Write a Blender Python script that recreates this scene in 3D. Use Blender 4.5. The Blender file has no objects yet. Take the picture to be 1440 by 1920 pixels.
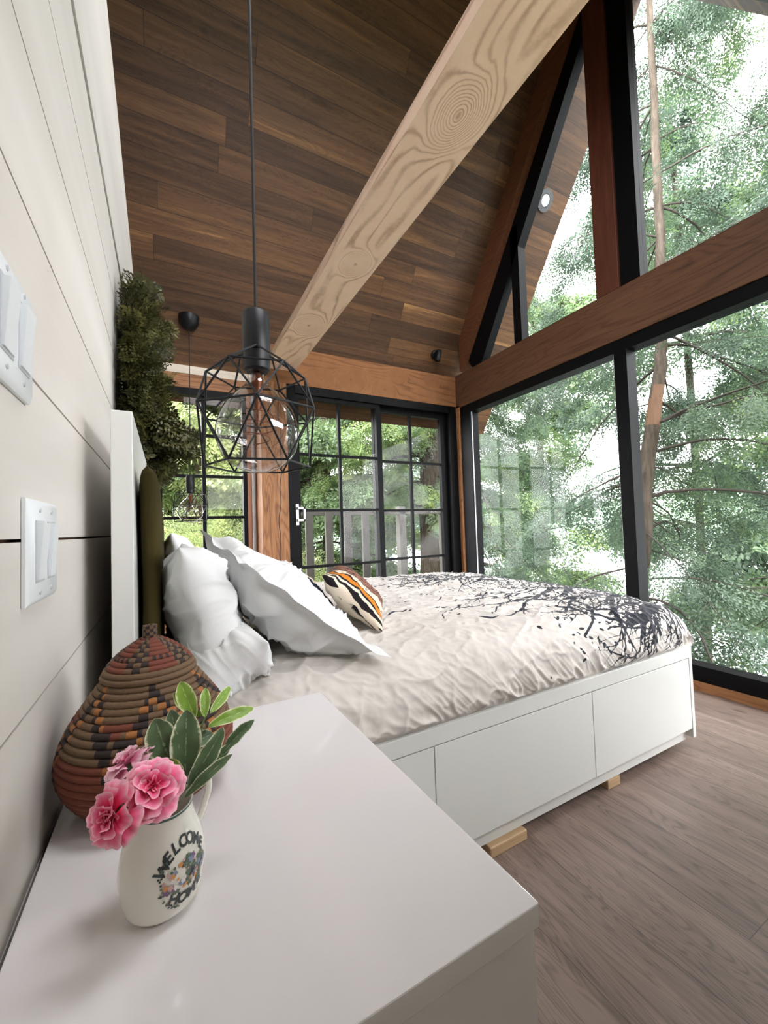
import bpy, bmesh, math, random
import numpy as np
from mathutils import Vector, Matrix

# ------------------------------------------------------------------ camera
C = bpy.context.scene.collection
scn = bpy.context.scene
cam_d = bpy.data.cameras.new('camera'); cam = bpy.data.objects.new('camera', cam_d); C.objects.link(cam)
cam_d.sensor_fit = 'HORIZONTAL'; cam_d.sensor_width = 36.0; cam_d.lens = 36.0 * 760.0 / 1440.0
cam_d.clip_start = 0.01; cam_d.clip_end = 2000

def cam_axes(yaw, pitch, roll):
    y, p, r = map(math.radians, (yaw, pitch, roll))
    fw = Vector((math.sin(y) * math.cos(p), math.cos(y) * math.cos(p), math.sin(p)))
    rt = Vector((math.cos(y), -math.sin(y), 0)); up = rt.cross(fw)
    return rt * math.cos(r) + up * math.sin(r), -rt * math.sin(r) + up * math.cos(r), fw
rt, up, fw = cam_axes(28.34, 2.12, -1.85)
m4 = Matrix.Identity(4)
for i in range(3):
    m4[i][0] = rt[i]; m4[i][1] = up[i]; m4[i][2] = -fw[i]
m4[2][3] = 0.95
cam.matrix_world = m4
scn.camera = cam

# ------------------------------------------------------------------ light
SKY = 7.5
w = bpy.data.worlds.new('sky'); scn.world = w; w.use_nodes = True
nt = w.node_tree; nt.nodes.clear()
tc = nt.nodes.new('ShaderNodeTexCoord'); sx = nt.nodes.new('ShaderNodeSeparateXYZ')
rp = nt.nodes.new('ShaderNodeValToRGB'); bg = nt.nodes.new('ShaderNodeBackground'); wo = nt.nodes.new('ShaderNodeOutputWorld')
nt.links.new(tc.outputs['Generated'], sx.inputs[0]); nt.links.new(sx.outputs['Z'], rp.inputs[0])
rp.color_ramp.elements[0].position = 0.0; rp.color_ramp.elements[0].color = (.975, .965, 1, 1)
rp.color_ramp.elements[1].position = 0.9; rp.color_ramp.elements[1].color = (.97, .96, 1, 1)
nt.links.new(rp.outputs[0], bg.inputs[0]); bg.inputs[1].default_value = SKY
nt.links.new(bg.outputs[0], wo.inputs[0])
vs = scn.view_settings
vs.view_transform = 'Standard'; vs.look = 'None'; vs.gamma = 1.0; vs.use_curve_mapping = False
vs.exposure = 1.55
scn.cycles.max_bounces = 8; scn.cycles.diffuse_bounces = 5; scn.cycles.glossy_bounces = 3
scn.cycles.transparent_max_bounces = 12; scn.cycles.transmission_bounces = 6
scn.cycles.sample_clamp_indirect = 6; scn.cycles.caustics_reflective = False; scn.cycles.caustics_refractive = False
# the glazed openings guide the sky light inside
def portal(name, loc, rot, sx_, sy_):
    l = bpy.data.lights.new(name, 'AREA'); l.shape = 'RECTANGLE'; l.size = sx_; l.size_y = sy_
    l.cycles.is_portal = True
    o = bpy.data.objects.new(name, l); o.location = loc; o.rotation_euler = rot; C.objects.link(o)
portal('sky_portal_gable', (2.72, 1.57, 2.3), (0, math.radians(90), 0), 4.7, 3.3)
portal('sky_portal_near', (1.3, -.34, 1.73), (math.radians(90), 0, 0), 1.5, .8)
portal('sky_portal_roof', (.85, .40, 3.34), (math.atan(1.51), 0, 0), 1.3, 1.25)
portal('sky_portal_eave', (1.22, 3.5, 1.1), (math.radians(-90), 0, 0), 2.8, 2.2)

# ------------------------------------------------------------------ helpers
rng = np.random.default_rng(7); random.seed(7)
def srgb(r, g, b):
    def f(c):
        c /= 255.0
        return c / 12.92 if c <= .04045 else ((c + .055) / 1.055) ** 2.4
    return (f(r), f(g), f(b), 1)

def wloc(o):
    v = Vector((0, 0, 0))
    while o is not None:
        v += o.location; o = o.parent
    return v

def props(o, label=None, cat=None, group=None, kind=None):
    if label: o['label'] = label
    if cat: o['category'] = cat
    if group: o['group'] = group
    if kind: o['kind'] = kind
    return o

def empty(name, loc, label=None, cat=None, group=None, kind=None):
    o = bpy.data.objects.new(name, None); o.empty_display_size = .05; o.location = loc; C.objects.link(o)
    return props(o, label, cat, group, kind)

def link_mesh(name, me, mats, parent=None, loc=None, smooth=False):
    """me holds world coordinates; origin goes to loc (top level) or to the parent's place"""
    o = bpy.data.objects.new(name, me)
    if parent is not None:
        off = wloc(parent); o.parent = parent
    else:
        off = Vector(loc) if loc is not None else Vector((0, 0, 0)); o.location = off
    if off.length > 0: me.transform(Matrix.Translation(-off))
    for m in (mats if isinstance(mats, (list, tuple)) else [mats]): me.materials.append(m)
    if smooth:
        me.polygons.foreach_set('use_smooth', [True] * len(me.polygons))
    C.objects.link(o); return o

def mesh(name, V, F, mats, parent=None, loc=None, smooth=False, mi=None):
    me = bpy.data.meshes.new(name)
    V = np.asarray(V, dtype=np.float32)
    if isinstance(F, np.ndarray):
        n, k = F.shape
        me.vertices.add(len(V)); me.vertices.foreach_set('co', V.ravel())
        me.loops.add(n * k); me.polygons.add(n)
        me.loops.foreach_set('vertex_index', F.ravel().astype(np.int32))
        me.polygons.foreach_set('loop_start', np.arange(0, n * k, k, dtype=np.int32))
        me.polygons.foreach_set('loop_total', np.full(n, k, dtype=np.int32))
        me.update(calc_edges=True)
    else:
        me.from_pydata([tuple(map(float, v)) for v in V], [], F)
    if mi is not None: me.polygons.foreach_set('material_index', mi)
    return link_mesh(name, me, mats, parent, loc, smooth)

class MB:
    """collects simple solids into one mesh"""
    def __init__(s): s.V = []; s.F = []; s.M = []
    def add(s, V, F, m=0):
        k = len(s.V); s.V += [tuple(v) for v in V]; s.F += [tuple(i + k for i in f) for f in F]; s.M += [m] * len(F); return s
    def box(s, x0, x1, y0, y1, z0, z1, m=0):
        V = [(x, y, z) for x in (x0, x1) for y in (y0, y1) for z in (z0, z1)]
        return s.add(V, [(0, 1, 3, 2), (4, 6, 7, 5), (0, 4, 5, 1), (2, 3, 7, 6), (0, 2, 6, 4), (1, 5, 7, 3)], m)
    def prism(s, poly, axis, a, b, m=0):
        """poly in the plane of the other two axes (in order), extruded along axis"""
        def mk(p, t):
            return {'x': (t, p[0], p[1]), 'y': (p[0], t, p[1]), 'z': (p[0], p[1], t)}[axis]
        n = len(poly)
        V = [mk(p, a) for p in poly] + [mk(p, b) for p in poly]
        F = [tuple(range(n))[::-1], tuple(range(n, 2 * n))] + [(i, (i + 1) % n, n + (i + 1) % n, n + i) for i in range(n)]
        return s.add(V, F, m)
    def tube(s, pts, rad, n=8, m=0, closed=False, cap=True):
        V, F = tube_vf(pts, rad, n, closed, cap)
        return s.add(V, F, m)
    def lathe(s, prof, c, n=32, m=0, axis=(0, 0, 1)):
        q = Vector((0, 0, 1)).rotation_difference(Vector(axis).normalized())
        V = []; F = []
        for r, z in prof:
            for i in range(n):
                a = 2 * math.pi * i / n
                V.append(Vector(c) + q @ Vector((r * math.cos(a), r * math.sin(a), z)))
        for j in range(len(prof) - 1):
            for i in range(n):
                F.append((j * n + i, j * n + (i + 1) % n, (j + 1) * n + (i + 1) % n, (j + 1) * n + i))
        F.append(tuple(range(n))[::-1]); F.append(tuple((len(prof) - 1) * n + i for i in range(n)))
        return s.add(V, F, m)
    def build(s, name, mats, parent=None, loc=None, smooth=False, bevel=0, seg=2):
        me = bpy.data.meshes.new(name); me.from_pydata(s.V, [], s.F)
        bm = bmesh.new(); bm.from_mesh(me)
        bmesh.ops.recalc_face_normals(bm, faces=bm.faces)
        for f, i in zip(bm.faces, s.M): f.material_index = i
        if bevel: bmesh.ops.bevel(bm, geom=list(bm.edges), offset=bevel, segments=seg, affect='EDGES', profile=.5)
        bm.to_mesh(me); bm.free()
        o = link_mesh(name, me, mats, parent, loc, smooth)
        if smooth:
            try: me.set_sharp_from_angle(angle=math.radians(40))
            except Exception: pass
        return o

def tube_vf(pts, rad, n=8, closed=False, cap=True):
    P = [Vector(p) for p in pts]; k = len(P)
    R = rad if isinstance(rad, (list, tuple, np.ndarray)) else [rad] * k
    V = []; F = []; nrm = None
    for i in range(k):
        if closed: t = P[(i + 1) % k] - P[i - 1]
        else: t = P[min(i + 1, k - 1)] - P[max(i - 1, 0)]
        if t.length < 1e-9: t = Vector((0, 0, 1))
        t.normalize()
        if nrm is None:
            nrm = t.orthogonal().normalized()
        else:
            nrm = (nrm - t * nrm.dot(t))
            nrm = nrm.normalized() if nrm.length > 1e-6 else t.orthogonal().normalized()
        b = t.cross(nrm)
        for j in range(n):
            a = 2 * math.pi * j / n
            V.append(P[i] + (nrm * math.cos(a) + b * math.sin(a)) * float(R[i]))
    for i in range(k if closed else k - 1):
        for j in range(n):
            a = i * n + j; b_ = i * n + (j + 1) % n; c = ((i + 1) % k) * n + (j + 1) % n; d = ((i + 1) % k) * n + j
            F.append((a, b_, c, d))
    if cap and not closed:
        F.append(tuple(range(n))[::-1]); F.append(tuple((k - 1) * n + j for j in range(n)))
    return V, F

def catmull(pts, n):
    P = [Vector(p) for p in pts]; P = [P[0] * 2 - P[1]] + P + [P[-1] * 2 - P[-2]]; out = []
    for i in range(1, len(P) - 2):
        for k in range(n):
            t = k / n; a, b, c, d = P[i - 1:i + 3]
            out.append(.5 * ((2 * b) + (c - a) * t + (2 * a - 5 * b + 4 * c - d) * t * t + (3 * b - a - 3 * c + d) * t ** 3))
    out.append(P[-2]); return out

def vnoise(x, y, seed=0):
    """smooth 2-D value noise, numpy, about -1..1"""
    xi = np.floor(x).astype(np.int64); yi = np.floor(y).astype(np.int64); fx = x - xi; fy = y - yi
    fx = fx * fx * (3 - 2 * fx); fy = fy * fy * (3 - 2 * fy)
    def h(a, b):
        n = (a * 374761393 + b * 668265263 + seed * 974711) & 0xffffffff
        n = ((n ^ (n >> 13)) * 1274126177) & 0xffffffff
        return ((n ^ (n >> 16)) & 0xffff) / 32767.5 - 1
    return (h(xi, yi) * (1 - fx) + h(xi + 1, yi) * fx) * (1 - fy) + (h(xi, yi + 1) * (1 - fx) + h(xi + 1, yi + 1) * fx) * fy
def fbm(x, y, seed=0, o=4):
    s = 0; a = 1
    for i in range(o): s = s + a * vnoise(x * 2 ** i, y * 2 ** i, seed + i * 17); a *= .5
    return s
def ridge(x, y, seed=0):
    return 1 - np.abs(vnoise(x, y, seed)) * 2

# ------------------------------------------------------------------ node materials
class NT:
    def __init__(s, name):
        s.m = bpy.data.materials.new(name); s.m.use_nodes = True; s.t = s.m.node_tree; s.t.nodes.clear()
        s.out = s.n('ShaderNodeOutputMaterial'); s.b = s.n('ShaderNodeBsdfPrincipled'); s.l(s.b.outputs[0], s.out.inputs[0])
    def n(s, t, **k):
        x = s.t.nodes.new(t)
        for a, b in k.items(): setattr(x, a, b)
        return x
    def l(s, a, b): s.t.links.new(a, b)
    def set(s, **k):
        for a, v in k.items():
            i = s.b.inputs[a.replace('_', ' ')]
            if hasattr(v, 'is_linked') or isinstance(v, bpy.types.NodeSocket): s.l(v, i)
            else: i.default_value = v
        return s
    def math(s, op, a, b=None, c=None, clamp=False):
        x = s.n('ShaderNodeMath', operation=op, use_clamp=clamp)
        for i, v in enumerate((a, b, c)):
            if v is None: continue
            if isinstance(v, bpy.types.NodeSocket): s.l(v, x.inputs[i])
            else: x.inputs[i].default_value = v
        return x.outputs[0]
    def coord(s, kind='Object'): return s.n('ShaderNodeTexCoord').outputs[kind]
    def map(s, v, scale=(1, 1, 1), loc=(0, 0, 0), rot=(0, 0, 0)):
        x = s.n('ShaderNodeMapping'); s.l(v, x.inputs[0]); x.inputs['Scale'].default_value = scale
        x.inputs['Location'].default_value = loc; x.inputs['Rotation'].default_value = rot; return x.outputs[0]
    def noise(s, v, scale=5, detail=4, rough=.5, dist=0, out=0):
        x = s.n('ShaderNodeTexNoise'); s.l(v, x.inputs['Vector'])
        x.inputs['Scale'].default_value = scale; x.inputs['Detail'].default_value = detail
        x.inputs['Roughness'].default_value = rough; x.inputs['Distortion'].default_value = dist; return x.outputs[out]
    def ramp(s, v, stops, interp='LINEAR'):
        x = s.n('ShaderNodeValToRGB'); s.l(v, x.inputs[0]); cr = x.color_ramp; cr.interpolation = interp
        while len(cr.elements) < len(stops): cr.elements.new(.5)
        for e, (p, c) in zip(cr.elements, stops): e.position = p; e.color = c if len(c) == 4 else (*c, 1)
        return x.outputs[0]
    def mix(s, f, a, b, blend='MIX'):
        x = s.n('ShaderNodeMix', data_type='RGBA', blend_type=blend)
        for i, v in ((0, f), (6, a), (7, b)):
            if isinstance(v, bpy.types.NodeSocket): s.l(v, x.inputs[i])
            else: x.inputs[i].default_value = v
        return x.outputs[2]
    def sep(s, v):
        x = s.n('ShaderNodeSeparateXYZ'); s.l(v, x.inputs[0]); return x.outputs
    def comb(s, a, b, c):
        x = s.n('ShaderNodeCombineXYZ')
        for i, v in enumerate((a, b, c)):
            if isinstance(v, bpy.types.NodeSocket): s.l(v, x.inputs[i])
            else: x.inputs[i].default_value = v
        return x.outputs[0]
    def attr(s, name, out='Fac'):
        x = s.n('ShaderNodeAttribute', attribute_name=name); return x.outputs[out]
    def bump(s, h, strength=.3, dist=.01):
        x = s.n('ShaderNodeBump'); s.l(h, x.inputs['Height']); x.inputs['Strength'].default_value = strength
        x.inputs['Distance'].default_value = dist; s.l(x.outputs[0], s.b.inputs['Normal']); return s

def plain(name, col, rough=.5, spec=.5, metal=0, var=.06, scale=6, bump=0, bscale=200, coat=0):
    s = NT(name); v = s.noise(s.coord(), scale, 3)
    dark = tuple(c * (1 - var) for c in col[:3]) + (1,); lite = tuple(min(1, c * (1 + var)) for c in col[:3]) + (1,)
    s.set(Base_Color=s.ramp(v, [(.3, dark), (.7, lite)]), Roughness=rough, Metallic=metal)
    s.b.inputs['Specular IOR Level'].default_value = spec
    s.b.inputs['Coat Weight'].default_value = coat; s.b.inputs['Coat Roughness'].default_value = .05
    if bump: s.bump(s.noise(s.coord(), bscale, 2), bump, .002)
    return s.m

def wood(name, stops, axis='x', stretch=14, scale=3.0, rough=.6, lines=.35, bump=.15, rings=26):
    """timber with grain running along axis"""
    s = NT(name)
    k = {'x': (1, stretch, stretch), 'y': (stretch, 1, stretch), 'z': (stretch, stretch, 1)}[axis]
    k2 = {'x': (.55, 5, 5), 'y': (5, .55, 5), 'z': (5, 5, .55)}[axis]
    co = s.coord()
    fine = s.noise(s.map(co, k), scale, 6, .65, .2)
    big = s.noise(s.map(co, k2), 1.1, 2, .4, .5)
    ring = s.math('SINE', s.math('MULTIPLY', big, rings * 6.28))
    ring = s.math('POWER', s.math('MULTIPLY_ADD', ring, .5, .5), 3)
    f = s.math('ADD', s.math('MULTIPLY', fine, 1.0), s.math('MULTIPLY', ring, -lines * .6), clamp=True)
    s.set(Base_Color=s.ramp(f, stops), Roughness=rough)
    s.b.inputs['Specular IOR Level'].default_value = .3
    s.bump(f, bump, .003); return s.m

def planks(name, cols, width, length, axis_u='x', axis_v='y', seam=.012, rough=.6, lines=.3, spec=.3, streak=1.0, gl=14, bump=.12):
    """boards: u runs along them, v across; every board its own tone and grain"""
    s = NT(name); o = s.sep(s.coord()); ix = {'x': 0, 'y': 1, 'z': 2}
    u = o[ix[axis_u]]; v = o[ix[axis_v]]
    vr = s.math('DIVIDE', v, width); row = s.math('FLOOR', vr)
    wn = s.n('ShaderNodeTexWhiteNoise', noise_dimensions='1D'); s.l(row, wn.inputs['W'])
    ur = s.math('ADD', s.math('DIVIDE', u, length), s.math('MULTIPLY', wn.outputs[0], 7.3)); col = s.math('FLOOR', ur)
    w2 = s.n('ShaderNodeTexWhiteNoise', noise_dimensions='2D'); s.l(s.comb(row, col, 0), w2.inputs['Vector'])
    idn = w2.outputs[0]; sh = s.math('MULTIPLY', idn, 37.0)
    vec = s.comb(s.math('ADD', u, sh), s.math('ADD', v, sh), sh)
    grain = s.noise(s.map(vec, (1.0, gl, 1)), 3.2, 7, .62, .4)
    mid = s.noise(s.map(vec, (.7, 6, 1)), 1.6, 3, .5, 1.0)
    ring = s.math('POWER', s.math('MULTIPLY_ADD', s.math('SINE', s.math('MULTIPLY', mid, 150.0)), .5, .5), 3)
    streaks = s.noise(s.map(vec, (.45, 9, 1)), 2.0, 4, .55, .6)
    base = s.ramp(s.math('MULTIPLY_ADD', s.math('SUBTRACT', streaks, .5), 1.5 * streak, s.math('MULTIPLY_ADD', idn, .5, .22), clamp=True), cols)
    g = s.math('SUBTRACT', s.math('MULTIPLY_ADD', grain, 1.0, .5), s.math('MULTIPLY', ring, lines))
    c = s.mix(1.0, base, s.comb(g, g, g), 'MULTIPLY')
    kn = s.n('ShaderNodeTexVoronoi'); s.l(s.map(vec, (2.2, 4.4, 1)), kn.inputs['Vector']); kn.inputs['Scale'].default_value = 1.0
    knf = s.ramp(kn.outputs['Distance'], [(.0, (1, 1, 1, 1)), (.035, (.6, .6, .6, 1)), (.09, (0, 0, 0, 1))])
    c = s.mix(s.math('MULTIPLY', knf, .8), c, (.012, .007, .004, 1))
    fv = s.math('FRACT', vr); ev = s.math('MINIMUM', fv, s.math('SUBTRACT', 1, fv))
    fu = s.math('FRACT', ur); eu = s.math('MINIMUM', fu, s.math('SUBTRACT', 1, fu))
    sm = s.math('MAXIMUM', s.math('LESS_THAN', ev, seam), s.math('LESS_THAN', eu, seam * width / length))
    c = s.mix(s.math('MULTIPLY', sm, .75), c, (.02, .012, .008, 1))
    s.set(Base_Color=c, Roughness=rough); s.b.inputs['Specular IOR Level'].default_value = spec
    s.bump(s.math('SUBTRACT', grain, sm), bump, .003); return s.m

M = {}
M['ceil'] = planks('ceiling_boards', [(0, srgb(64, 46, 34)), (.3, srgb(80, 57, 40)), (.55, srgb(96, 68, 46)), (.8, srgb(114, 82, 54)), (1, srgb(158, 120, 76))], .145, 1.9, 'x', 'y', lines=.22)
M['floor'] = planks('floor_boards', [(0, srgb(112, 96, 87)), (.5, srgb(128, 110, 100)), (1, srgb(146, 128, 118))], .19, 1.8, 'y', 'x', seam=.004, rough=.42, lines=.30, spec=.45, streak=.7, gl=9, bump=.08)
WST = [(0, srgb(84, 52, 32)), (.35, srgb(136, 92, 58)), (.6, srgb(162, 114, 76)), (1, srgb(182, 138, 98))]
M['beam_x'] = wood('beam_timber_x', WST, 'x')
M['beam_y_shaded'] = wood('beam_timber_y_shaded', [(0, srgb(52, 34, 24)), (.4, srgb(88, 59, 41)), (1, srgb(112, 80, 58))], 'y')  # gable beam: its backlit shade is put into the darker timber colour
M['beam_z'] = wood('post_timber', WST, 'z')
M['red_z'] = wood('red_post_timber', [(0, srgb(56, 28, 18)), (.5, srgb(80, 42, 28)), (1, srgb(100, 58, 38))], 'z', lines=.15)
M['pinkboard'] = wood('pink_board', [(0, srgb(170, 118, 92)), (1, srgb(200, 150, 122))], 'z', lines=.1)
M['rake'] = wood('rake_timber', [(0, srgb(66, 40, 24)), (.5, srgb(98, 60, 38)), (1, srgb(124, 80, 52))], 'y')
M['sill'] = wood('sill_timber', WST, 'y')
M['whiteboard'] = wood('whitewashed_board', [(0, srgb(196, 180, 162)), (1, srgb(226, 214, 198))], 'x', lines=.08)
M['black'] = plain('black_frame', (.0035, .0035, .004, 1), .5, .1)
M['blackm'] = plain('black_matte_metal', (.005, .0055, .007, 1), .45, .3, var=.1)
M['rubber'] = plain('black_cord', srgb(22, 20, 20), .8)
M['white_gloss'] = plain('white_gloss', srgb(232, 228, 228), .12, .5, var=.01, coat=.3)
M['white_foil'] = plain('white_foil', srgb(214, 215, 210), .35, .5, var=.01)
M['plastic'] = plain('white_plastic', srgb(226, 230, 232), .3, .5, var=.01)
M['plastic_grey'] = plain('grey_plastic', srgb(190, 192, 196), .35, .5, var=.01)
M['dark'] = plain('dark_slot', srgb(20, 18, 18), .6)
M['olive'] = plain('olive_velvet', srgb(62, 55, 28), .9, .1, var=.15, scale=4, bump=.2, bscale=500)
M['velvet_dark'] = plain('dark_velvet', srgb(46, 34, 24), .95, .1)
M['silver'] = plain('satin_silver', srgb(190, 190, 190), .3, .5, 1.0)
M['roof'] = plain('roof_dark', srgb(60, 52, 48), .8)
M['greywood'] = wood('weathered_grey_wood', [(0, srgb(56, 54, 50)), (1, srgb(88, 86, 80))], 'z')
M['pine'] = wood('pine_block', [(0, srgb(160, 130, 96)), (1, srgb(206, 178, 140))], 'x')

# painted shiplap: off white with faint knots
s = NT('painted_shiplap'); co = s.coord()
vo = s.n('ShaderNodeTexVoronoi'); s.l(s.map(co, (1, 2.2, 5.3)), vo.inputs['Vector']); vo.inputs['Scale'].default_value = 1.3
kf = s.ramp(vo.outputs['Distance'], [(.0, (1, 1, 1, 1)), (.045, (.8, .8, .8, 1)), (.075, (0, 0, 0, 1))])
base = s.ramp(s.noise(s.map(co, (1, .6, 5)), 1.6, 4), [(.3, srgb(205, 199, 191)), (.7, srgb(220, 215, 208))])
s.set(Base_Color=s.mix(s.math('MULTIPLY', kf, .55), base, srgb(176, 172, 166)), Roughness=.5)
s.bump(s.noise(s.map(co, (1, 2, 30)), 3, 4), .08, .002); M['shiplap'] = s.m
M['backing'] = plain('raw_backing', srgb(120, 84, 66), .8)

def glass_mat(name, tint=(.94, .97, .96, 1), refl=.9):
    s = NT(name); s.t.nodes.remove(s.b)
    tr = s.n('ShaderNodeBsdfTransparent'); tr.inputs[0].default_value = tint
    gl = s.n('ShaderNodeBsdfGlossy'); gl.inputs['Roughness'].default_value = .01
    lw = s.n('ShaderNodeLayerWeight'); lw.inputs[0].default_value = .5
    fr = s.math('MULTIPLY_ADD', s.math('POWER', lw.outputs['Facing'], 4.0), .75, .05)
    mx = s.n('ShaderNodeMixShader'); s.l(s.math('MULTIPLY', fr, refl), mx.inputs[0])
    s.l(tr.outputs[0], mx.inputs[1]); s.l(gl.outputs[0], mx.inputs[2]); s.l(mx.outputs[0], s.out.inputs[0]); return s.m
M['glass'] = glass_mat('window_glass', (.96, .965, .965, 1), .13)
M['bulb_glass'] = glass_mat('tinted_bulb_glass', (.84, .82, .80, 1), 1.5)  # clear bulb; the grey tint stands in for dark reflections

# ================================================================== SETTING
XW, YW, XL = 2.555, 3.156, -.136
K = 1.51; C0 = 7.319; YR = 1.57; ZR = C0 - K * YR
def zc(y): return C0 - K * y if y > YR else ZR - K * (YR - y)

def struct(mb, name, mat, bevel=0, smooth=False, loc=None):
    return props(mb.build(name, mat, None, loc, smooth, bevel), kind='structure')

struct(MB().box(-2.0, XW + .17, -.3, YW + .35, -.12, 0), 'floor', M['floor'])

# ceiling: two slopes, each a slab whose local x runs along the boards
def slope(name, y0, y1, x0, x1):
    L = math.hypot(y1 - y0, zc(y1) - zc(y0)); o = MB().box(x0, x1, 0, L, 0, .03).box(x0, x1, 0, L, .03, .22, 1)
    ob = o.build(name, [M['ceil'], M['roof']])
    a = Vector((0, y1 - y0, zc(y1) - zc(y0))).normalized(); ux = Vector((1, 0, 0)); nz = ux.cross(a)
    if nz.z < 0:
        ux = -ux; nz = ux.cross(a)
        ob.data.transform(Matrix.Scale(-1, 4, (1, 0, 0))); ob.data.flip_normals()
    mm = Matrix.Identity(4)
    for i in range(3): mm[i][0] = ux[i]; mm[i][1] = a[i]; mm[i][2] = nz[i]; mm[i][3] = (0, y0, zc(y0))[i]
    ob.matrix_world = mm
    return props(ob, kind='structure')
slope('ceiling', YR, 3.532, -2.0, 3.235)
slope('ceiling', YR, .80, -2.0, 3.235)
slope('ceiling', .15, -.43, -2.0, 3.235)
slope('ceiling', .80, .15, -2.0, .2)
slope('ceiling', .80, .15, 1.5, 3.235)
w7 = empty('window_7', (.85, .47, zc(.47)), kind='structure')  # unseen roof window, added to bring more daylight into the room
def sky_slab(y0, y1, x0, x1, h0, h1, nm, mt):
    d_ = Vector((0, -K, 1)).normalized(); V_ = [Vector((x, y, zc(y))) + d_ * h for x in (x0, x1) for y in (y0, y1) for h in (h0, h1)]
    return MB().add(V_, [(0, 1, 3, 2), (4, 6, 7, 5), (0, 4, 5, 1), (2, 3, 7, 6), (0, 2, 6, 4), (1, 5, 7, 3)]).build(nm, mt, w7)
for a_ in ((.15, .19, .2, 1.5), (.76, .80, .2, 1.5), (.19, .76, .2, .25), (.19, .76, 1.45, 1.5)): sky_slab(*a_, .0, .12, 'frame', M['black'])
sky_slab(.19, .76, .25, 1.45, .06, .064, 'glass', M['glass'])

# far wall pieces
struct(MB().box(-2.0, -.054, 3.38, 3.5, 0, 2.2), 'wall_far', M['beam_z'])
struct(MB().box(-2.0, .65, 3.38, 3.45, 2.06, 2.165), 'trim_1', M['beam_x'])
struct(MB().box(-2.0, .72, 3.372, 3.44, 2.165, 2.268), 'trim_2', M['whiteboard'])
struct(MB().box(.584, .655, 3.38, 3.45, 0, 2.062), 'trim_3', M['pinkboard'])
wl = MB().box(-.068, .59, 3.40, 3.5, 0, .62); struct(wl, 'wall_far_low', M['beam_x'])

# knotty timber: grain phase is stored on a dense grid, the material turns it into lines
def knot_mat(name, c_lo, c_hi, c_line, c_knot, freq=1.0):
    s = NT(name); ph = s.attr('grain'); kn = s.attr('knot')
    co = s.coord(); fn = s.noise(s.map(co, (22, 22, 22)), 4, 5, .7)
    l1 = s.math('MULTIPLY_ADD', s.math('SINE', s.math('MULTIPLY', s.math('ADD', ph, s.math('MULTIPLY', fn, .25)), 6.2832 * freq)), .5, .5)
    l1 = s.math('POWER', l1, 4)
    br = s.noise(co, 5, 4, .6); l1 = s.math('MULTIPLY', l1, s.math('MULTIPLY_ADD', br, 2.2, -.55, clamp=True), clamp=True)
    base = s.mix(s.noise(s.map(co, (3, 3, 3)), 3, 5, .7), c_lo, c_hi)
    c = s.mix(s.math('MULTIPLY', l1, .75), base, c_line)
    c = s.mix(s.math('MULTIPLY', kn, .8, clamp=True), c, c_knot)
    s.set(Base_Color=c, Roughness=.75); s.b.inputs['Specular IOR Level'].default_value = .2
    s.bump(s.math('MULTIPLY_ADD', l1, -.6, fn), .25, .003); return s.m
M['tie'] = knot_mat('pale_tie_beam', srgb(224, 190, 164), srgb(240, 214, 192), srgb(150, 106, 78), srgb(146, 100, 74))
M['plate'] = knot_mat('orange_plate_beam', srgb(112, 74, 46), srgb(148, 102, 66), srgb(84, 52, 32), srgb(74, 42, 24))

def face_grid(mb_attr, u0, u1, v0, v1, fn, du, dv, knots, slope_, seed, freq):
    nu = max(2, int((u1 - u0) / du)); nv = max(2, int((v1 - v0) / dv))
    U, Vv = np.meshgrid(np.linspace(u0, u1, nu + 1), np.linspace(v0, v1, nv + 1), indexing='ij')
    P = np.array([fn(a, b) for a, b in zip(U.ravel(), Vv.ravel())])
    g = Vv * freq + slope_ * U + 1.3 * fbm(U * 1.3, Vv * 7, seed, 3) + .12 * vnoise(U * 9, Vv * 60, seed + 3)
    kk = np.zeros_like(U)
    for (ku, kv, kr) in knots:
        d2 = ((U - ku) / (kr * 1.5)) ** 2 + ((Vv - kv) / kr) ** 2; d = np.sqrt(d2) * (1 + .28 * vnoise(U * 17 + ku * 9, Vv * 26, seed + 31) + .10 * vnoise(U * 50, Vv * 90, seed + 41))
        wgt = np.exp(-d2 * .45)
        g = g * (1 - wgt) + (d * 1.9 + .25 * vnoise(U * 30, Vv * 30, seed + 9)) * wgt + wgt * 1.0
        kk = np.maximum(kk, np.clip(1.25 - d * 5.0, 0, 1)) 
    idx = np.arange((nu + 1) * (nv + 1)).reshape(nu + 1, nv + 1)
    F = np.stack([idx[:-1, :-1], idx[1:, :-1], idx[1:, 1:], idx[:-1, 1:]], -1).reshape(-1, 4)
    k = mb_attr['n']; mb_attr['V'].append(P); mb_attr['F'].append(F + k); mb_attr['g'].append(g.ravel()); mb_attr['k'].append(kk.ravel()); mb_attr['n'] += len(P)

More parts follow.
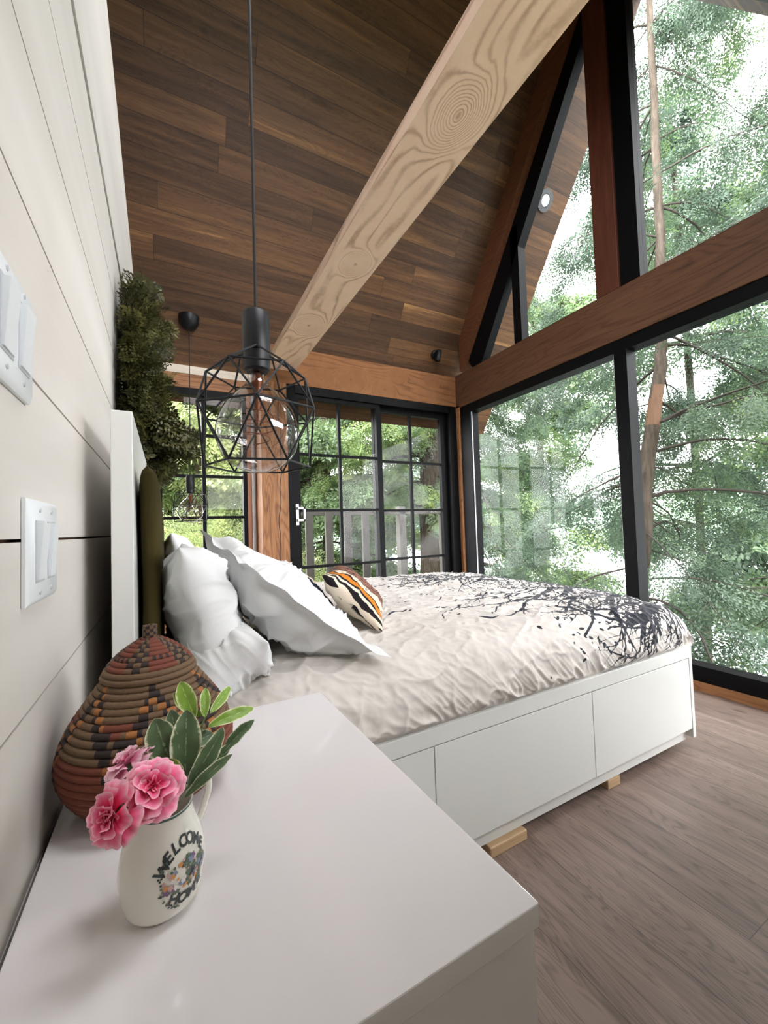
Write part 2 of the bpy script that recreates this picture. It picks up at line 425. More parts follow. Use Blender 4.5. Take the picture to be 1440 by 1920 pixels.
def knot_beam(name, x0, x1, y0, y1, z0, z1, axis, knots_b, knots_s, mat, freq=26, res=.008, seed=1):
    """box beam; 'bottom' and the four sides as fine grids carrying the grain"""
    A = dict(V=[], F=[], g=[], k=[], n=0)
    if axis == 'y':
        face_grid(A, y0, y1, x0, x1, lambda a, b: (b, a, z0), res * 1.5, res * .6, knots_b, .6, seed, freq)
        for x, sd in ((x0, 3), (x1, 5)): face_grid(A, y0, y1, z0, z1, lambda a, b: (x, a, b), res * 1.5, res, [], .6, seed + sd, freq)
        A['F'] = A['F']; 
        face_grid(A, y0, y1, x0, x1, lambda a, b: (b, a, z1), .2, .1, [], .6, seed, freq)
        for y in (y0, y1): face_grid(A, x0, x1, z0, z1, lambda a, b: (a, y, b), .05, .05, [], .6, seed, freq)
    else:
        face_grid(A, x0, x1, y0, y1, lambda a, b: (a, b, z0), res * 1.5, res, knots_b, .6, seed, freq)
        for y, kn in ((y0, knots_s), (y1, [])): face_grid(A, x0, x1, z0, z1, lambda a, b: (a, y, b), res * 1.5, res * .6, kn, .5, seed + 2, freq)
        face_grid(A, x0, x1, y0, y1, lambda a, b: (a, b, z1), .2, .1, [], .6, seed, freq)
        for x in (x0, x1): face_grid(A, y0, y1, z0, z1, lambda a, b: (x, a, b), .05, .05, [], .6, seed, freq)
    o = mesh(name, np.concatenate(A['V']), np.concatenate(A['F']), mat)
    me = o.data
    for nm, arr in (('grain', A['g']), ('knot', A['k'])):
        a = me.attributes.new(nm, 'FLOAT', 'POINT'); a.data.foreach_set('value', np.concatenate(arr).astype(np.float32))
    bm = bmesh.new(); bm.from_mesh(me); bmesh.ops.recalc_face_normals(bm, faces=bm.faces); bm.to_mesh(me); bm.free()
    return props(o, kind='structure')
# tie beam: runs from the far plate towards the viewer under the slope
knot_beam('trim_4', .695, .925, -.1, 3.17, 2.22, 2.275, 'y', [(.94, .815, .05), (1.73, .82, .035), (2.39, .80, .045)], [], M['tie'], 15, seed=4)
# plate beam above the sliding door
knot_beam('trim_5', .65, XW, YW, YW + .22, 2.118, 2.415, 'x', [], [(1.15, 2.19, .03), (1.42, 2.23, .035), (1.75, 2.185, .03), (1.9, 2.33, .022), (2.28, 2.34, .02)], M['plate'], 16, seed=11)
# post left of the door, with its long drying crack
po = MB().box(.65, .855, YW, YW + .22, 0, 2.1175); struct(po, 'trim_6', M['beam_z'])
ck = MB(); pts = [(.79 + .012 * math.sin(z * 5.1) + .006 * math.sin(z * 23), YW - .0005, z) for z in np.linspace(.3, 2.0, 60)]
for a, b in zip(pts[:-1], pts[1:]):
    wd = .0035
    ck.add([(a[0] - wd, a[1], a[2]), (a[0] + wd, a[1], a[2]), (b[0] + wd, b[1], b[2]), (b[0] - wd, b[1], b[2])], [(0, 1, 2, 3)])
struct(ck, 'trim_7', M['dark'])
# corner post, gable beam, king post, rakes
struct(MB().box(XW, XW + .15, 3.109, YW + .2, 0, 2.12), 'trim_8', M['beam_z'])
gb = MB().box(XW - .0, XW + .16, -.2, YW + .22, 2.10, 2.425); struct(gb, 'trim_9', M['beam_y_shaded'], .004)
struct(MB().box(XW - .0, XW + .14, 1.492, 1.648, 2.425, zc(1.57) - .05), 'trim_10', M['red_z'], .004)
def rake_poly(o0, o1, y0, y1):
    return [(y0, zc(y0) - o0), (y1, zc(y1) - o0), (y1, zc(y1) - o1), (y0, zc(y0) - o1)]
rk = MB()
rk.prism(rake_poly(-.02, .30, 1.62, 3.04), 'x', XW - .035, XW + .12)
rk.prism(rake_poly(-.02, .10, -.1, 1.52), 'x', XW - .035, XW + .12); struct(rk, 'trim_11', M['rake'])

# gable glazing, upper
def win(n, label=None):
    return empty('window_%d' % n, (XW, 1.5, 1), kind='structure')
w1 = win(1)
def zoff(y, off): return zc(y) - off
fr = MB()
# black rake rail, left of the king post, and the bottom / mullion bars
fr.prism([(1.648, zoff(1.648, .30)), (2.98, zoff(2.98, .30)), (2.93, 2.44), (2.80, 2.44), (1.648, zoff(1.648, .50))], 'x', XW + .03, XW + .11)
fr.box(XW + .03, XW + .11, 2.317, 2.398, 2.43, 3.42)
fr.box(XW + .035, XW + .105, 1.648, 2.9, 2.42, 2.445)
fr.build('frame', M['black'], w1)
gl = MB().prism([(1.65, 2.43), (2.36, 2.43), (2.36, 3.3), (1.65, 4.4)], 'x', XW + .066, XW + .070)
gl.build('glass', M['glass'], w1)
MB().prism([(2.36, 2.43), (2.86, 2.43), (2.36, 3.3)], 'x', XW + .066, XW + .070).build('glass', M['glass'], w1)
w2 = win(2); fr = MB()
fr.box(XW + .02, XW + .11, 1.372, 1.492, 2.425, zc(1.43) - .2)
fr.prism([(1.49, zoff(1.49, .10)), (0, zoff(0, .10)), (0, 2.44), (.06, 2.44), (1.49, zoff(1.49, .20))], 'x', XW + .03, XW + .11)
fr.box(XW + .035, XW + .105, .02, 1.49, 2.42, 2.44); fr.build('frame', M['black'], w2)
MB().prism([(1.372, 2.43), (.05, 2.43), (.03, 2.45), (1.372, 4.48)], 'x', XW + .066, XW + .070).build('glass', M['glass'], w2)
# lower glazing
YM0, YM1 = 1.476, 1.557
w3 = win(3); fr = MB()
X0, X1 = XW + .01, XW + .11
fr.box(X0, X1, 2.965, 3.109, 0.05, 2.10).box(X0, X1, YM1, 2.965, 2.022, 2.10).box(X0, X1, YM1, 2.965, .05, .134).box(X0, X1, (YM0 + YM1) / 2, YM1, .05, 2.10)
fr.build('frame', M['black'], w3)
MB().box(XW + .066, XW + .070, YM1, 2.966, .134, 2.022).build('glass', M['glass'], w3)
MB().box(XW + .02, XW + .030, YM1 - .004, YM1 + .008, .13, 2.024).box(XW + .02, XW + .03, 2.958, 2.97, .13, 2.024).build('gasket', M['plastic_grey'], w3)
w4 = win(4); fr = MB()
fr.box(X0, X1, -.1, YM0, 2.022, 2.10).box(X0, X1, -.1, YM0, .05, .134).box(X0, X1, YM0, (YM0 + YM1) / 2, .05, 2.10).box(X0, X1, -.2, -.1, .05, 2.10)
fr.build('frame', M['black'], w4)
MB().box(XW + .066, XW + .070, -.1, YM0, .134, 2.022).build('glass', M['glass'], w4)
struct(MB().box(XW + .0, XW + .15, -.2, 3.11, 0, .05), 'trim_12', M['sill'])

# near wall behind the viewer, end of the loft side, and the low shiplap partition
struct(MB().box(-2.0, .55, -.3, -.15, 0, 2.45).box(.55, XW, -.3, -.15, 2.12, 2.45).box(2.05, XW, -.3, -.15, 0, 2.12).box(.55, 2.05, -.3, -.15, 0, 1.27), 'wall_near', M['shiplap'])
w6 = empty('window_6', (1.3, -.2, 1.5), kind='structure')  # unseen clerestory behind the viewer, added to brighten the interior
MB().box(.55, .60, -.27, -.17, 1.27, 2.12).box(2.0, 2.05, -.27, -.17, 1.27, 2.12).box(.60, 2.0, -.27, -.17, 2.06, 2.12).box(.60, 2.0, -.27, -.17, 1.27, 1.32).build('frame', M['black'], w6)
MB().box(.60, 2.0, -.224, -.22, 1.32, 2.06).build('glass', M['glass'], w6)
struct(MB().prism([(-.3, 0), (3.5, 0), (3.5, 2.1), (YR, ZR), (-.3, 2.2)], 'x', -2.1, -2.0), 'wall_left_far', M['shiplap'])
wm = MB()
z = .004; 
def wtop(y): return 2.287 + .18 * (2.36 - y)
zs = [.004 + i * 0 for i in range(0)]
edges = [0.0, .191, .380, .569, .758, .948, 1.137, 1.325, 1.512, 1.70]
for a, b in zip(edges[:-1], edges[1:]): wm.box(XL - .012, XL, -.15, 3.38, a + .0018, b - .0018)
wm.prism([(-.15, 1.7018), (3.38, 1.7018), (3.38, 1.885), (-.15, 1.885)], 'x', XL - .012, XL)
wm.prism([(-.15, 1.888), (3.38, 1.888), (3.38, wtop(3.38)), (-.15, wtop(-.15))], 'x', XL - .012, XL + .004)
wm.prism([(-.15, 0), (3.38, 0), (3.38, wtop(3.38) - .002), (-.15, wtop(-.15) - .002)], 'x', XL - .10, XL - .0121, 1)
struct(wm, 'wall_left', [M['shiplap'], M['backing']])

# left bay window: 2 x n panes
w5 = empty('window_5', (.26, 3.38, .9), kind='structure')
fx0, fx1, fz1 = -.052, .584, 2.06
gx0, gx1 = -.02, .553
fr = MB().box(fx0, gx0, 3.385, 3.46, .6, fz1).box(gx1, fx1, 3.385, 3.46, .6, fz1).box(gx0, gx1, 3.385, 3.46, 2.01, fz1).box(gx0, gx1, 3.385, 3.46, .6, .65)
fr.build('frame', M['black'], w5)
mu = MB().box(.252, .279, 3.405, 3.44, .65, 2.02)
for zz in (1.708, 1.387, 1.067, .80): mu.box(gx0, gx1, 3.406, 3.439, zz - .011, zz + .011)
mu.build('muntin', M['black'], w5)
MB().box(gx0, gx1, 3.42, 3.424, .65, 2.01).build('glass', M['glass'], w5)

# sliding door
d1 = empty('door_1', (1.7, YW, 0), kind='structure')
MB().box(.858, .925, YW + .005, YW + .12, 0, 2.116).box(2.47, 2.553, YW + .005, YW + .12, 0, 2.116).box(.92, 2.48, YW + .005, YW + .12, 2.05, 2.116).box(.92, 2.48, YW + .005, YW + .12, 0, .04).build('frame', M['black'], d1)
def leaf(nm, x0, x1, sx0, sx1, y0, zt, zrows, vx):
    p = MB().box(x0, sx0, y0, y0 + .045, .04, 2.055).box(sx1, x1, y0, y0 + .045, .04, 2.055).box(sx0, sx1, y0, y0 + .045, zt, 2.055).box(sx0, sx1, y0, y0 + .045, .04, .16)
    o = p.build(nm, M['black'], d1)
    mu = MB().box(vx - .012, vx + .012, y0 + .008, y0 + .035, .16, zt)
    for z_ in zrows: mu.box(sx0, sx1, y0 + .009, y0 + .034, z_ - .011, z_ + .011)
    mu.build('muntin', M['black'], o)
    MB().box(sx0, sx1, y0 + .02, y0 + .024, .16, zt).build('glass', M['glass'], o)
    return o
lf = leaf('sliding_panel', .915, 1.70, .957, 1.664, YW + .02, 2.015, (1.563, 1.105, .646), 1.311)
leaf('fixed_panel', 1.66, 2.49, 1.742, 2.40, YW + .07, 2.0, (1.55, 1.10, .655), 2.055)
hd = MB().box(.907, .932, YW - .008, YW + .02, .985, 1.155).box(.925, .975, YW - .045, YW - .03, 1.11, 1.13).box(.925, .975, YW - .045, YW - .03, 1.015, 1.035).box(.957, .975, YW - .045, YW - .03, 1.015, 1.13).box(.912, .930, YW - .045, YW - .005, 1.11, 1.13).box(.912, .93, YW - .045, YW - .005, 1.015, 1.035)
hd.build('handle', M['silver'], lf, bevel=.002)

# ================================================================== FURNITURE
# conduit in the corner by the post
cd = MB().tube([(.628, 3.362, 0), (.628, 3.362, 2.06)], .013, 12)
for z_ in np.arange(.1, 2.0, .12): cd.tube([(.628, 3.362, z_), (.628, 3.362, z_ + .006)], .0145, 12, 1)
props(cd.build('conduit_pipe', [M['plastic_grey'], M['silver']], None, (.628, 3.362, 0), True), 'thin grey conduit pipe running up the corner between pink board and cracked timber post', 'pipe')

# bed
BX0, BX1, BY0, BY1 = -.054, 1.92, .906, 2.56
bed = empty('storage_bed', (.95, 1.73, 0), 'white storage bed with flat drawer fronts and tall headboard, below the gable windows', 'bed')
MB().box(-.04, BX1 - .03, BY0 + .026, BY1 - .02, .03, .084).build('plinth', M['white_foil'], bed)
fm = MB().box(-.04, BX1, BY0, BY0 + .055, .369, .415).box(-.04, BX1, BY1 - .055, BY1, .369, .415).box(BX1 - .055, BX1, BY0 + .05, BY1 - .05, .369, .415)
fm.build('rail', M['white_foil'], bed, bevel=.0015)
MB().box(BX1 - .0195, BX1 + .0, BY0 + .0005, BY1 - .0005, .045, .3688).build('end_panel', M['white_foil'], bed)
MB().box(-.04, BX1 - .022, BY0 + .021, BY1 - .021, .085, .368).build('carcass', M['white_foil'], bed)
for x0, x1 in ((-.035, .6165), (.6195, 1.2705), (1.2735, 1.8985)):
    MB().box(x0, x1, BY0 + .002, BY0 + .0205, .082, .3655).build('drawer', M['white_foil'], bed, bevel=.001)
hb = MB().box(-.09, -.054, BY0, BY1 + .0, 0, 1.188); hb.build('headboard', M['white_foil'], bed, bevel=.0015)
MB().box(.0, BX1 - .056, BY0 + .056, BY1 - .056, .37, .56).build('mattress', M['white_foil'], bed, bevel=.03, seg=4)
props(MB().box(.80, .945, .912, 1.0, 0, .03).build('wood_block', M['pine'], None, (.87, .95, 0), bevel=.003), 'raw pine block wedged under the bed plinth nearest the nightstand', 'wood block', 'shims under the bed')
props(MB().box(1.36, 1.43, .926, .985, 0, .03).build('wood_block', M['pine'], None, (1.4, .95, 0), bevel=.003), 'raw pine shim wedged under the bed plinth toward the foot end', 'wood block', 'shims under the bed')

# nightstand
nsd = empty('nightstand', (.09, .6, 0), 'white glossy nightstand beside the bed, carrying basket and flower jug', 'nightstand')
c4 = [(-.128, .29), (.312, .29), (.301, .888), (-.128, .888)]
MB().prism(c4, 'z', .562, .585).build('top', M['white_gloss'], nsd, bevel=.0015)
c5 = [(-.126, .294), (.308, .294), (.297, .884), (-.126, .884)]
MB().prism(c5, 'z', .0, .5618).build('body', M['white_gloss'], nsd)
dfr = MB().prism([(.3085, .30), (.311, .30), (.3005, .88), (.298, .88)], 'z', .30, .553); dfr.build('drawer', M['white_gloss'], nsd)
dfr = MB().prism([(.3085, .30), (.311, .30), (.3005, .88), (.298, .88)], 'z', .04, .295); dfr.build('drawer', M['white_gloss'], nsd)

# ------------------------------------------------------------------ duvet
def branch_segments():
    R = random.Random(5); segs = []
    def grow(x, y, a, r, depth, ln):
        n = max(3, int(ln / .03))
        for i in range(n):
            a += R.gauss(0, .17); st = .03
            x2 = x + math.cos(a) * st; y2 = y + math.sin(a) * st
            r2 = r * (1 - .5 / n); segs.append((x, y, x2, y2, r, r2)); x, y, r = x2, y2, r2
            if depth > 0 and R.random() < (.36 if x > 1.62 else .27 if x > 1.2 else .10):
                grow(x, y, a + R.choice((-1, 1)) * R.uniform(.35, 1.0), r * .66, depth - 1, ln * R.uniform(.35, .65))
        if depth > 0 and R.random() < (x - .9) * 1.3:
            for sg in (-1, 1): grow(x, y, a + sg * R.uniform(.2, .55), r * .75, depth - 1, ln * .6)
    # trunks rise from the foot end (u large) toward the head (u small)
    for (x, y, a, r, d, l) in [(2.12, .36, 2.75, .016, 3, .5), (2.12, .50, 3.05, .020, 3, .72), (2.1, .72, 3.2, .018, 3, .8), (2.1, .95, 3.15, .022, 3, .85), (2.12, 1.25, 3.1, .016, 3, .8), (2.12, 1.5, 3.3, .016, 3, .7), (2.1, 1.8, 3.2, .014, 3, .7),
                              (1.72, .50, 3.35, .008, 2, .35), (2.0, .36, 2.9, .009, 2, .3)]:
        grow(x, y, a, r, d, l)
    # sparse twig reaching down the near side
    grow(1.72, .44, 3.75, .012, 2, .36); grow(1.50, .48, 3.5, .008, 1, .28); grow(1.92, .34, 3.9, .011, 2, .24)
    def poly(P, r0, r1):
        for i in range(len(P) - 1):
            a = r0 + (r1 - r0) * i / (len(P) - 1); segs.append((*P[i], *P[i + 1], a, a + (r1 - r0) / (len(P) - 1)))
    poly([(2.05, .78), (1.85, .74), (1.66, .66), (1.54, .56), (1.47, .45), (1.44, .37), (1.40, .30), (1.33, .24), (1.24, .19)], .015, .004)
    poly([(1.54, .56), (1.42, .55), (1.30, .60), (1.16, .58)], .008, .003); poly([(1.44, .37), (1.50, .30), (1.52, .22)], .005, .003)
    poly([(1.9, .42), (1.80, .32), (1.70, .27), (1.66, .16)], .010, .003); poly([(1.80, .32), (1.72, .36), (1.60, .33)], .006, .003)
    lv = []
    for i in range(200):
        u = R.uniform(1.0, 1.9); v = R.gauss(.75, .45)
        if R.random() < .35: u = R.uniform(1.15, 1.8); v = R.uniform(.10, .36)
        lv.append((u, v, R.uniform(0, 3.1), R.uniform(.004, .009)))
    for i in range(190): lv.append((R.uniform(.75, 1.3), R.uniform(.5, 1.9), R.uniform(0, 3.1), R.uniform(.002, .006)))
    birds = [(.72, .66, .2), (.82, 1.1, 2.9), (.95, 1.45, .1), (.62, 1.25, 3.0), (1.05, 1.7, .3), (1.18, .42, -.35), (.88, .85, .4), (1.0, .62, .5)]
    return segs, lv, birds

def build_duvet():
    nu, nv = 520, 640
    L = 2.12; uu = np.linspace(0, L, nu); vv = np.linspace(0, 2.3, nv)
    U, V = np.meshgrid(uu, vv, indexing='ij')
    # cross profile: from the rail on the near side, up, over and down the far side
    prof = np.array([(.93, .402), (.905, .43), (.898, .48), (.915, .545), (.965, .592), (1.06, .615), (1.3, .625), (1.73, .628), (2.15, .625), (2.4, .612), (2.5, .59), (2.555, .54), (2.575, .48), (2.56, .43), (2.53, .402)])
    pp = np.array(catmull([(a, b, 0) for a, b in prof], 12))[:, :2]
    ds = np.r_[0, np.cumsum(np.hypot(*np.diff(pp, axis=0).T))]; tot = ds[-1]
    tt = V / 2.3 * tot
    Y = np.interp(tt, ds, pp[:, 0]); Z = np.interp(tt, ds, pp[:, 1])
    ny = np.gradient(np.interp(vv / 2.3 * tot, ds, pp[:, 1])); nz = -np.gradient(np.interp(vv / 2.3 * tot, ds, pp[:, 0]))
    q = np.hypot(ny, nz); ny, nz = -(-ny / q), -nz / q
    ny = -np.abs(ny) * np.sign(1.73 - np.interp(vv / 2.3 * tot, ds, pp[:, 0])); nz = np.abs(nz)
    # foot end: round over and down
    lp = catmull([(.02, 0, 0), (.6, 0, 0), (1.2, 0, 0), (1.7, -.003, 0), (1.86, -.022, 0), (1.945, -.075, 0), (1.965, -.13, 0), (1.945, -.19, 0), (1.90, -.22, 0)], 14)
    lp = np.array(lp)[:, :2]; dl = np.r_[0, np.cumsum(np.hypot(*np.diff(lp, axis=0).T))]
    tu = U / L * dl[-1]; X = np.interp(tu, dl, lp[:, 0]); DZ = np.interp(tu, dl, lp[:, 1])
    frac = (Z - .402) / (.62 - .402)
    Z = Z + DZ * np.clip(frac, 0, 1)
    # pull the corners in
    foot = np.clip((X - 1.75) / .22, 0, 1) ** 2
    Y = Y + foot * np.where(Y < 1.73, .035, -.035)
    side = np.clip(1 - (Z - .40) / .2, 0, 1)
    # wrinkles: long creases down the side fanning out, soft pillows on top
    a = U * 1.0 + V * .9; b = V - U * .35
    wr = .007 * (ridge(U * 5 + V * 4, V * 9 - U * 5, 3) ** 3) + .0048 * np.abs(ridge(U * 16 - V * 8, V * 22 + U * 12, 8)) ** 2 + .0026 * fbm(U * 40, V * 40, 5, 2)
    sd = .014 * ridge(U * 7 + V * 7, V * 3 - U * 5, 21) ** 3 + .010 * ridge(U * 19 + V * 15, V * 6 - U * 14, 31) ** 2 + .006 * ridge(U * 40 + V * 30, V * 10, 33) ** 2
    fl = .010 * fbm(U * 2.2, V * 2.2, 2, 2)
    d = wr * (1 - side) + sd * side * 1.0 + fl * (1 - side * .5)
    d *= np.clip((V) / .05, .15, 1) * np.clip((2.3 - V) / .05, .15, 1)
    Y = Y + ny[None, :] * d; Z = Z + nz[None, :] * d
    X = X + foot * side * 0
    P = np.stack([X, Y, Z], -1).reshape(-1, 3)
    idx = np.arange(nu * nv).reshape(nu, nv)
    F = np.stack([idx[:-1, :-1], idx[1:, :-1], idx[1:, 1:], idx[:-1, 1:]], -1).reshape(-1, 4)
    # printed tree as a distance field
    D = np.full((nu, nv), .05, dtype=np.float32); hu = uu[1]; hv = vv[1]
    segs, lv, birds = branch_segments()
    def stamp(fn, u0, u1, v0, v1):
        i0 = max(0, int(u0 / hu) - 3); i1 = min(nu, int(u1 / hu) + 4); j0 = max(0, int(v0 / hv) - 3); j1 = min(nv, int(v1 / hv) + 4)
        if i1 <= i0 or j1 <= j0: return
        D[i0:i1, j0:j1] = np.minimum(D[i0:i1, j0:j1], fn(U[i0:i1, j0:j1], V[i0:i1, j0:j1]))
    for (x, y, x2, y2, r, r2) in segs:
        dx, dy = x2 - x, y2 - y; l2 = dx * dx + dy * dy
        def f(A, B):
            t = np.clip(((A - x) * dx + (B - y) * dy) / l2, 0, 1)
            return np.hypot(A - x - t * dx, B - y - t * dy) - max(.0011, r + (r2 - r) * .5)
        stamp(f, min(x, x2) - r, max(x, x2) + r, min(y, y2) - r, max(y, y2) + r)
    for (x, y, a_, r) in lv:
        ca, sa = math.cos(a_), math.sin(a_)
        stamp(lambda A, B: (np.hypot(((A - x) * ca + (B - y) * sa) / 2.0, (-(A - x) * sa + (B - y) * ca)) - r * .7), x - 2 * r, x + 2 * r, y - 2 * r, y + 2 * r)
    for (x, y, a_) in birds:
        ca, sa = math.cos(a_), math.sin(a_)
        def f(A, B):
            p = (A - x) * ca + (B - y) * sa; q = -(A - x) * sa + (B - y) * ca
            wing = np.abs(q - .010 * np.cos(p / .045 * 3.1)) - .0065 * np.clip(1 - (p / .055) ** 2, 0, 1)
            return np.where(np.abs(p) < .055, wing, .02)
        stamp(f, x - .07, x + .07, y - .07, y + .07)
    s = NT('duvet_cotton'); dd = s.attr('ink'); ink = s.ramp(dd, [(.0, (1, 1, 1, 1)), (.0012, (0, 0, 0, 1))])
    ink = s.math('LESS_THAN', dd, .0)
    base = s.ramp(s.noise(s.coord(), 3, 3), [(.3, srgb(194, 188, 180)), (.7, srgb(206, 200, 193))])
    s.set(Base_Color=s.mix(ink, base, srgb(34, 36, 44)), Roughness=.9)
    s.b.inputs['Specular IOR Level'].default_value = .2; s.b.inputs['Sheen Weight'].default_value = .2
    s.bump(s.noise(s.coord(), 90, 4, .6), .25, .002)
    o = mesh('duvet', P, F, s.m, None, (.95, 1.73, .4), True)
    at = o.data.attributes.new('ink', 'FLOAT', 'POINT'); at.data.foreach_set('value', D.ravel())
    props(o, 'off white rumpled duvet printed with black bare branches and birds, covering the bed', 'duvet')
build_duvet()

# ------------------------------------------------------------------ pillows
s = NT('white_cotton'); s.set(Base_Color=s.ramp(s.noise(s.coord(), 4, 3), [(.3, srgb(214, 215, 214)), (.7, srgb(224, 225, 225))]), Roughness=.9)
s.b.inputs['Specular IOR Level'].default_value = .2; s.bump(s.noise(s.coord(), 120, 3, .6), .2, .0015); M['cotton'] = s.m

def pillow(name, cor, thick, mat, label, cat, wr=.006, flange=0.0, seed=1, n=110, group=None, sag=None, p=2.6, loc=None, floor=None, asym=(1, 1), pw=.55):
    """cor: four corners (near-bottom, near-top, far-top, far-bottom); thick: full thickness"""
    A, B, C_, D_ = [np.array(c, float) for c in cor]
    t = np.linspace(0, 1, n); Uf, Vf = np.meshgrid(t, t, indexing='ij')
    cen = (A + B + C_ + D_) / 4
    nrm = np.cross(D_ - A, B - A); nrm /= np.linalg.norm(nrm)
    out = []; faces = []
    a = np.clip((Uf - flange) / (1 - 2 * flange), 0, 1) * 2 - 1; b = np.clip((Vf - flange) / (1 - 2 * flange), 0, 1) * 2 - 1
    prof = (np.clip(1 - np.abs(a) ** p, 0, 1) * np.clip(1 - np.abs(b) ** p, 0, 1)) ** pw
    Uw = Uf; Vw = Vf
    # edges pulled in between the corners
    pinch = .045
    Uc = Uf + pinch * np.sin(math.pi * Vf) * (1 - 2 * Uf) * 1.0; Vc = Vf + pinch * np.sin(math.pi * Uf) * (1 - 2 * Vf)
    base = ((1 - Uc) * (1 - Vc))[..., None] * A + ((1 - Uc) * Vc)[..., None] * B + (Uc * Vc)[..., None] * C_ + (Uc * (1 - Vc))[..., None] * D_
    eu = 1 - np.abs(a) ** 8; ev = 1 - np.abs(b) ** 8
    for sg, sdv in ((asym[0], 0), (-asym[1], 50)):
        rad = np.hypot(a, b); ang = np.arctan2(b, a)
        w_ = wr * (ridge(Uf * 4 + Vf * 2.0, Vf * 5 - Uf * 2, seed + sdv) ** 3) + wr * .55 * ridge(Uf * 11, Vf * 9 + Uf * 5, seed + 5 + sdv) ** 2 \
            + wr * .8 * np.clip(rad - .45, 0, 1) * np.sin(ang * 11 + 3 * vnoise(Uf * 4, Vf * 4, seed)) + wr * 1.6 * fbm(Uf * 2, Vf * 2, seed + 9 + sdv, 2)
        h = thick / 2 * prof + w_ / abs(sg) * np.clip(prof * 2.2, 0, 1)
        fl = wr * 1.2 * vnoise(Uf * 9, Vf * 9, seed + 77) * (1 - np.clip(prof * 3, 0, 1))
        out.append((base + nrm * (sg * h + fl)[..., None]).reshape(-1, 3))
    V = np.concatenate(out); idx = np.arange(n * n).reshape(n, n)
    f1 = np.stack([idx[:-1, :-1], idx[1:, :-1], idx[1:, 1:], idx[:-1, 1:]], -1).reshape(-1, 4)
    f2 = f1[:, ::-1] + n * n
    if floor is not None: V[:, 2] = np.maximum(V[:, 2], floor(V[:, 0], V[:, 1]) if callable(floor) else floor)
    F = np.concatenate([f1, f2])
    me = bpy.data.meshes.new(name); o = mesh(name, V, F, mat, None, tuple(cen) if loc is None else loc, True)
    bm = bmesh.new(); bm.from_mesh(o.data); bmesh.ops.remove_doubles(bm, verts=bm.verts, dist=.0002)
    bmesh.ops.recalc_face_normals(bm, faces=bm.faces); bm.to_mesh(o.data); bm.free()
    o.data.polygons.foreach_set('use_smooth', [True] * len(o.data.polygons))
    return props(o, label, cat, group), base

# long olive cushion along the headboard
pillow('backrest_cushion', [(-.030, .93, .50), (-.030, .93, 1.09), (-.030, 2.5, 1.09), (-.030, 2.5, .50)], .044, M['olive'], 'long olive green velvet cushion standing against the inside of the headboard', 'cushion', .001, 0, 3, 70, p=9, pw=.32)
pillow('pillow', [(.115, .92, .60), (.03, .93, .925), (.045, 1.60, .915), (.125, 1.62, .60)], .17, M['cotton'], 'white pillow standing upright against the olive headboard cushion, nearest the basket', 'pillow', .011, 0, 12, 110, 'white bed pillows')
pillow('pillow', [(.02, .885, .565), (.20, .895, .70), (.21, 1.5, .70), (.02, 1.5, .60)], .19, M['cotton'], 'white pillow lying low beneath the leaning white pillows, behind the nightstand', 'pillow', .012, 0, 27, 110, 'white bed pillows')
pillow('pillow', [(.505, .915, .612), (.165, .95, .850), (.100, 1.58, .965), (.42, 1.52, .65)], .20, M['cotton'], 'large crumpled white pillow leaning over the duvet with a flanged pointed tip', 'pillow', .014, .045, 41, 170, 'white bed pillows', asym=(.45, 1.15))
pillow('pillow', [(.13, 1.85, .62), (.02, 1.85, .955), (.02, 2.42, .955), (.13, 2.42, .62)], .16, M['cotton'], 'white pillow with only its grey edge showing beyond the nearer upright pillow', 'pillow', .006, 0, 55, 80, 'white bed pillows')

# kilim cushion
s = NT('striped_kilim'); u = s.attr('ku'); v = s.attr('kv')
cr = srgb(214, 200, 180); bk = srgb(34, 30, 32); og = srgb(196, 120, 44); br = srgb(150, 108, 92); nv_ = srgb(44, 52, 70)
st = [(0, bk), (.015, cr), (.03, bk), (.045, cr), (.06, bk), (.075, og), (.12, bk), (.14, cr), (.235, bk)]
x = .25
cyc = [br, bk]; i = 0
while x < .52: st.append((x, cyc[i % 2])); x += (.018, .012)[i % 2]; i += 1
while x < .98 and len(st) < 31: st.append((x, (cr, nv_, br, nv_)[i % 4])); x += .045; i += 1
wob = s.math('ADD', u, s.math('MULTIPLY', s.math('SUBTRACT', s.noise(s.coord(), 30, 2), .5), .004))
colr = s.ramp(wob, st, 'CONSTANT')
sp = s.math('GREATER_THAN', s.noise(s.coord(), 70, 1), .60); inb = s.math('MULTIPLY', s.math('GREATER_THAN', u, .14), s.math('LESS_THAN', u, .235))
colr = s.mix(s.math('MULTIPLY', s.math('MULTIPLY', sp, inb), .7), colr, srgb(120, 100, 90))
back = s.attr('kb'); colr = s.mix(back, colr, srgb(205, 194, 176))
s.set(Base_Color=colr, Roughness=.95); s.b.inputs['Specular IOR Level'].default_value = .1
s.bump(s.noise(s.coord(), 260, 2), .35, .002); M['kilim'] = s.m
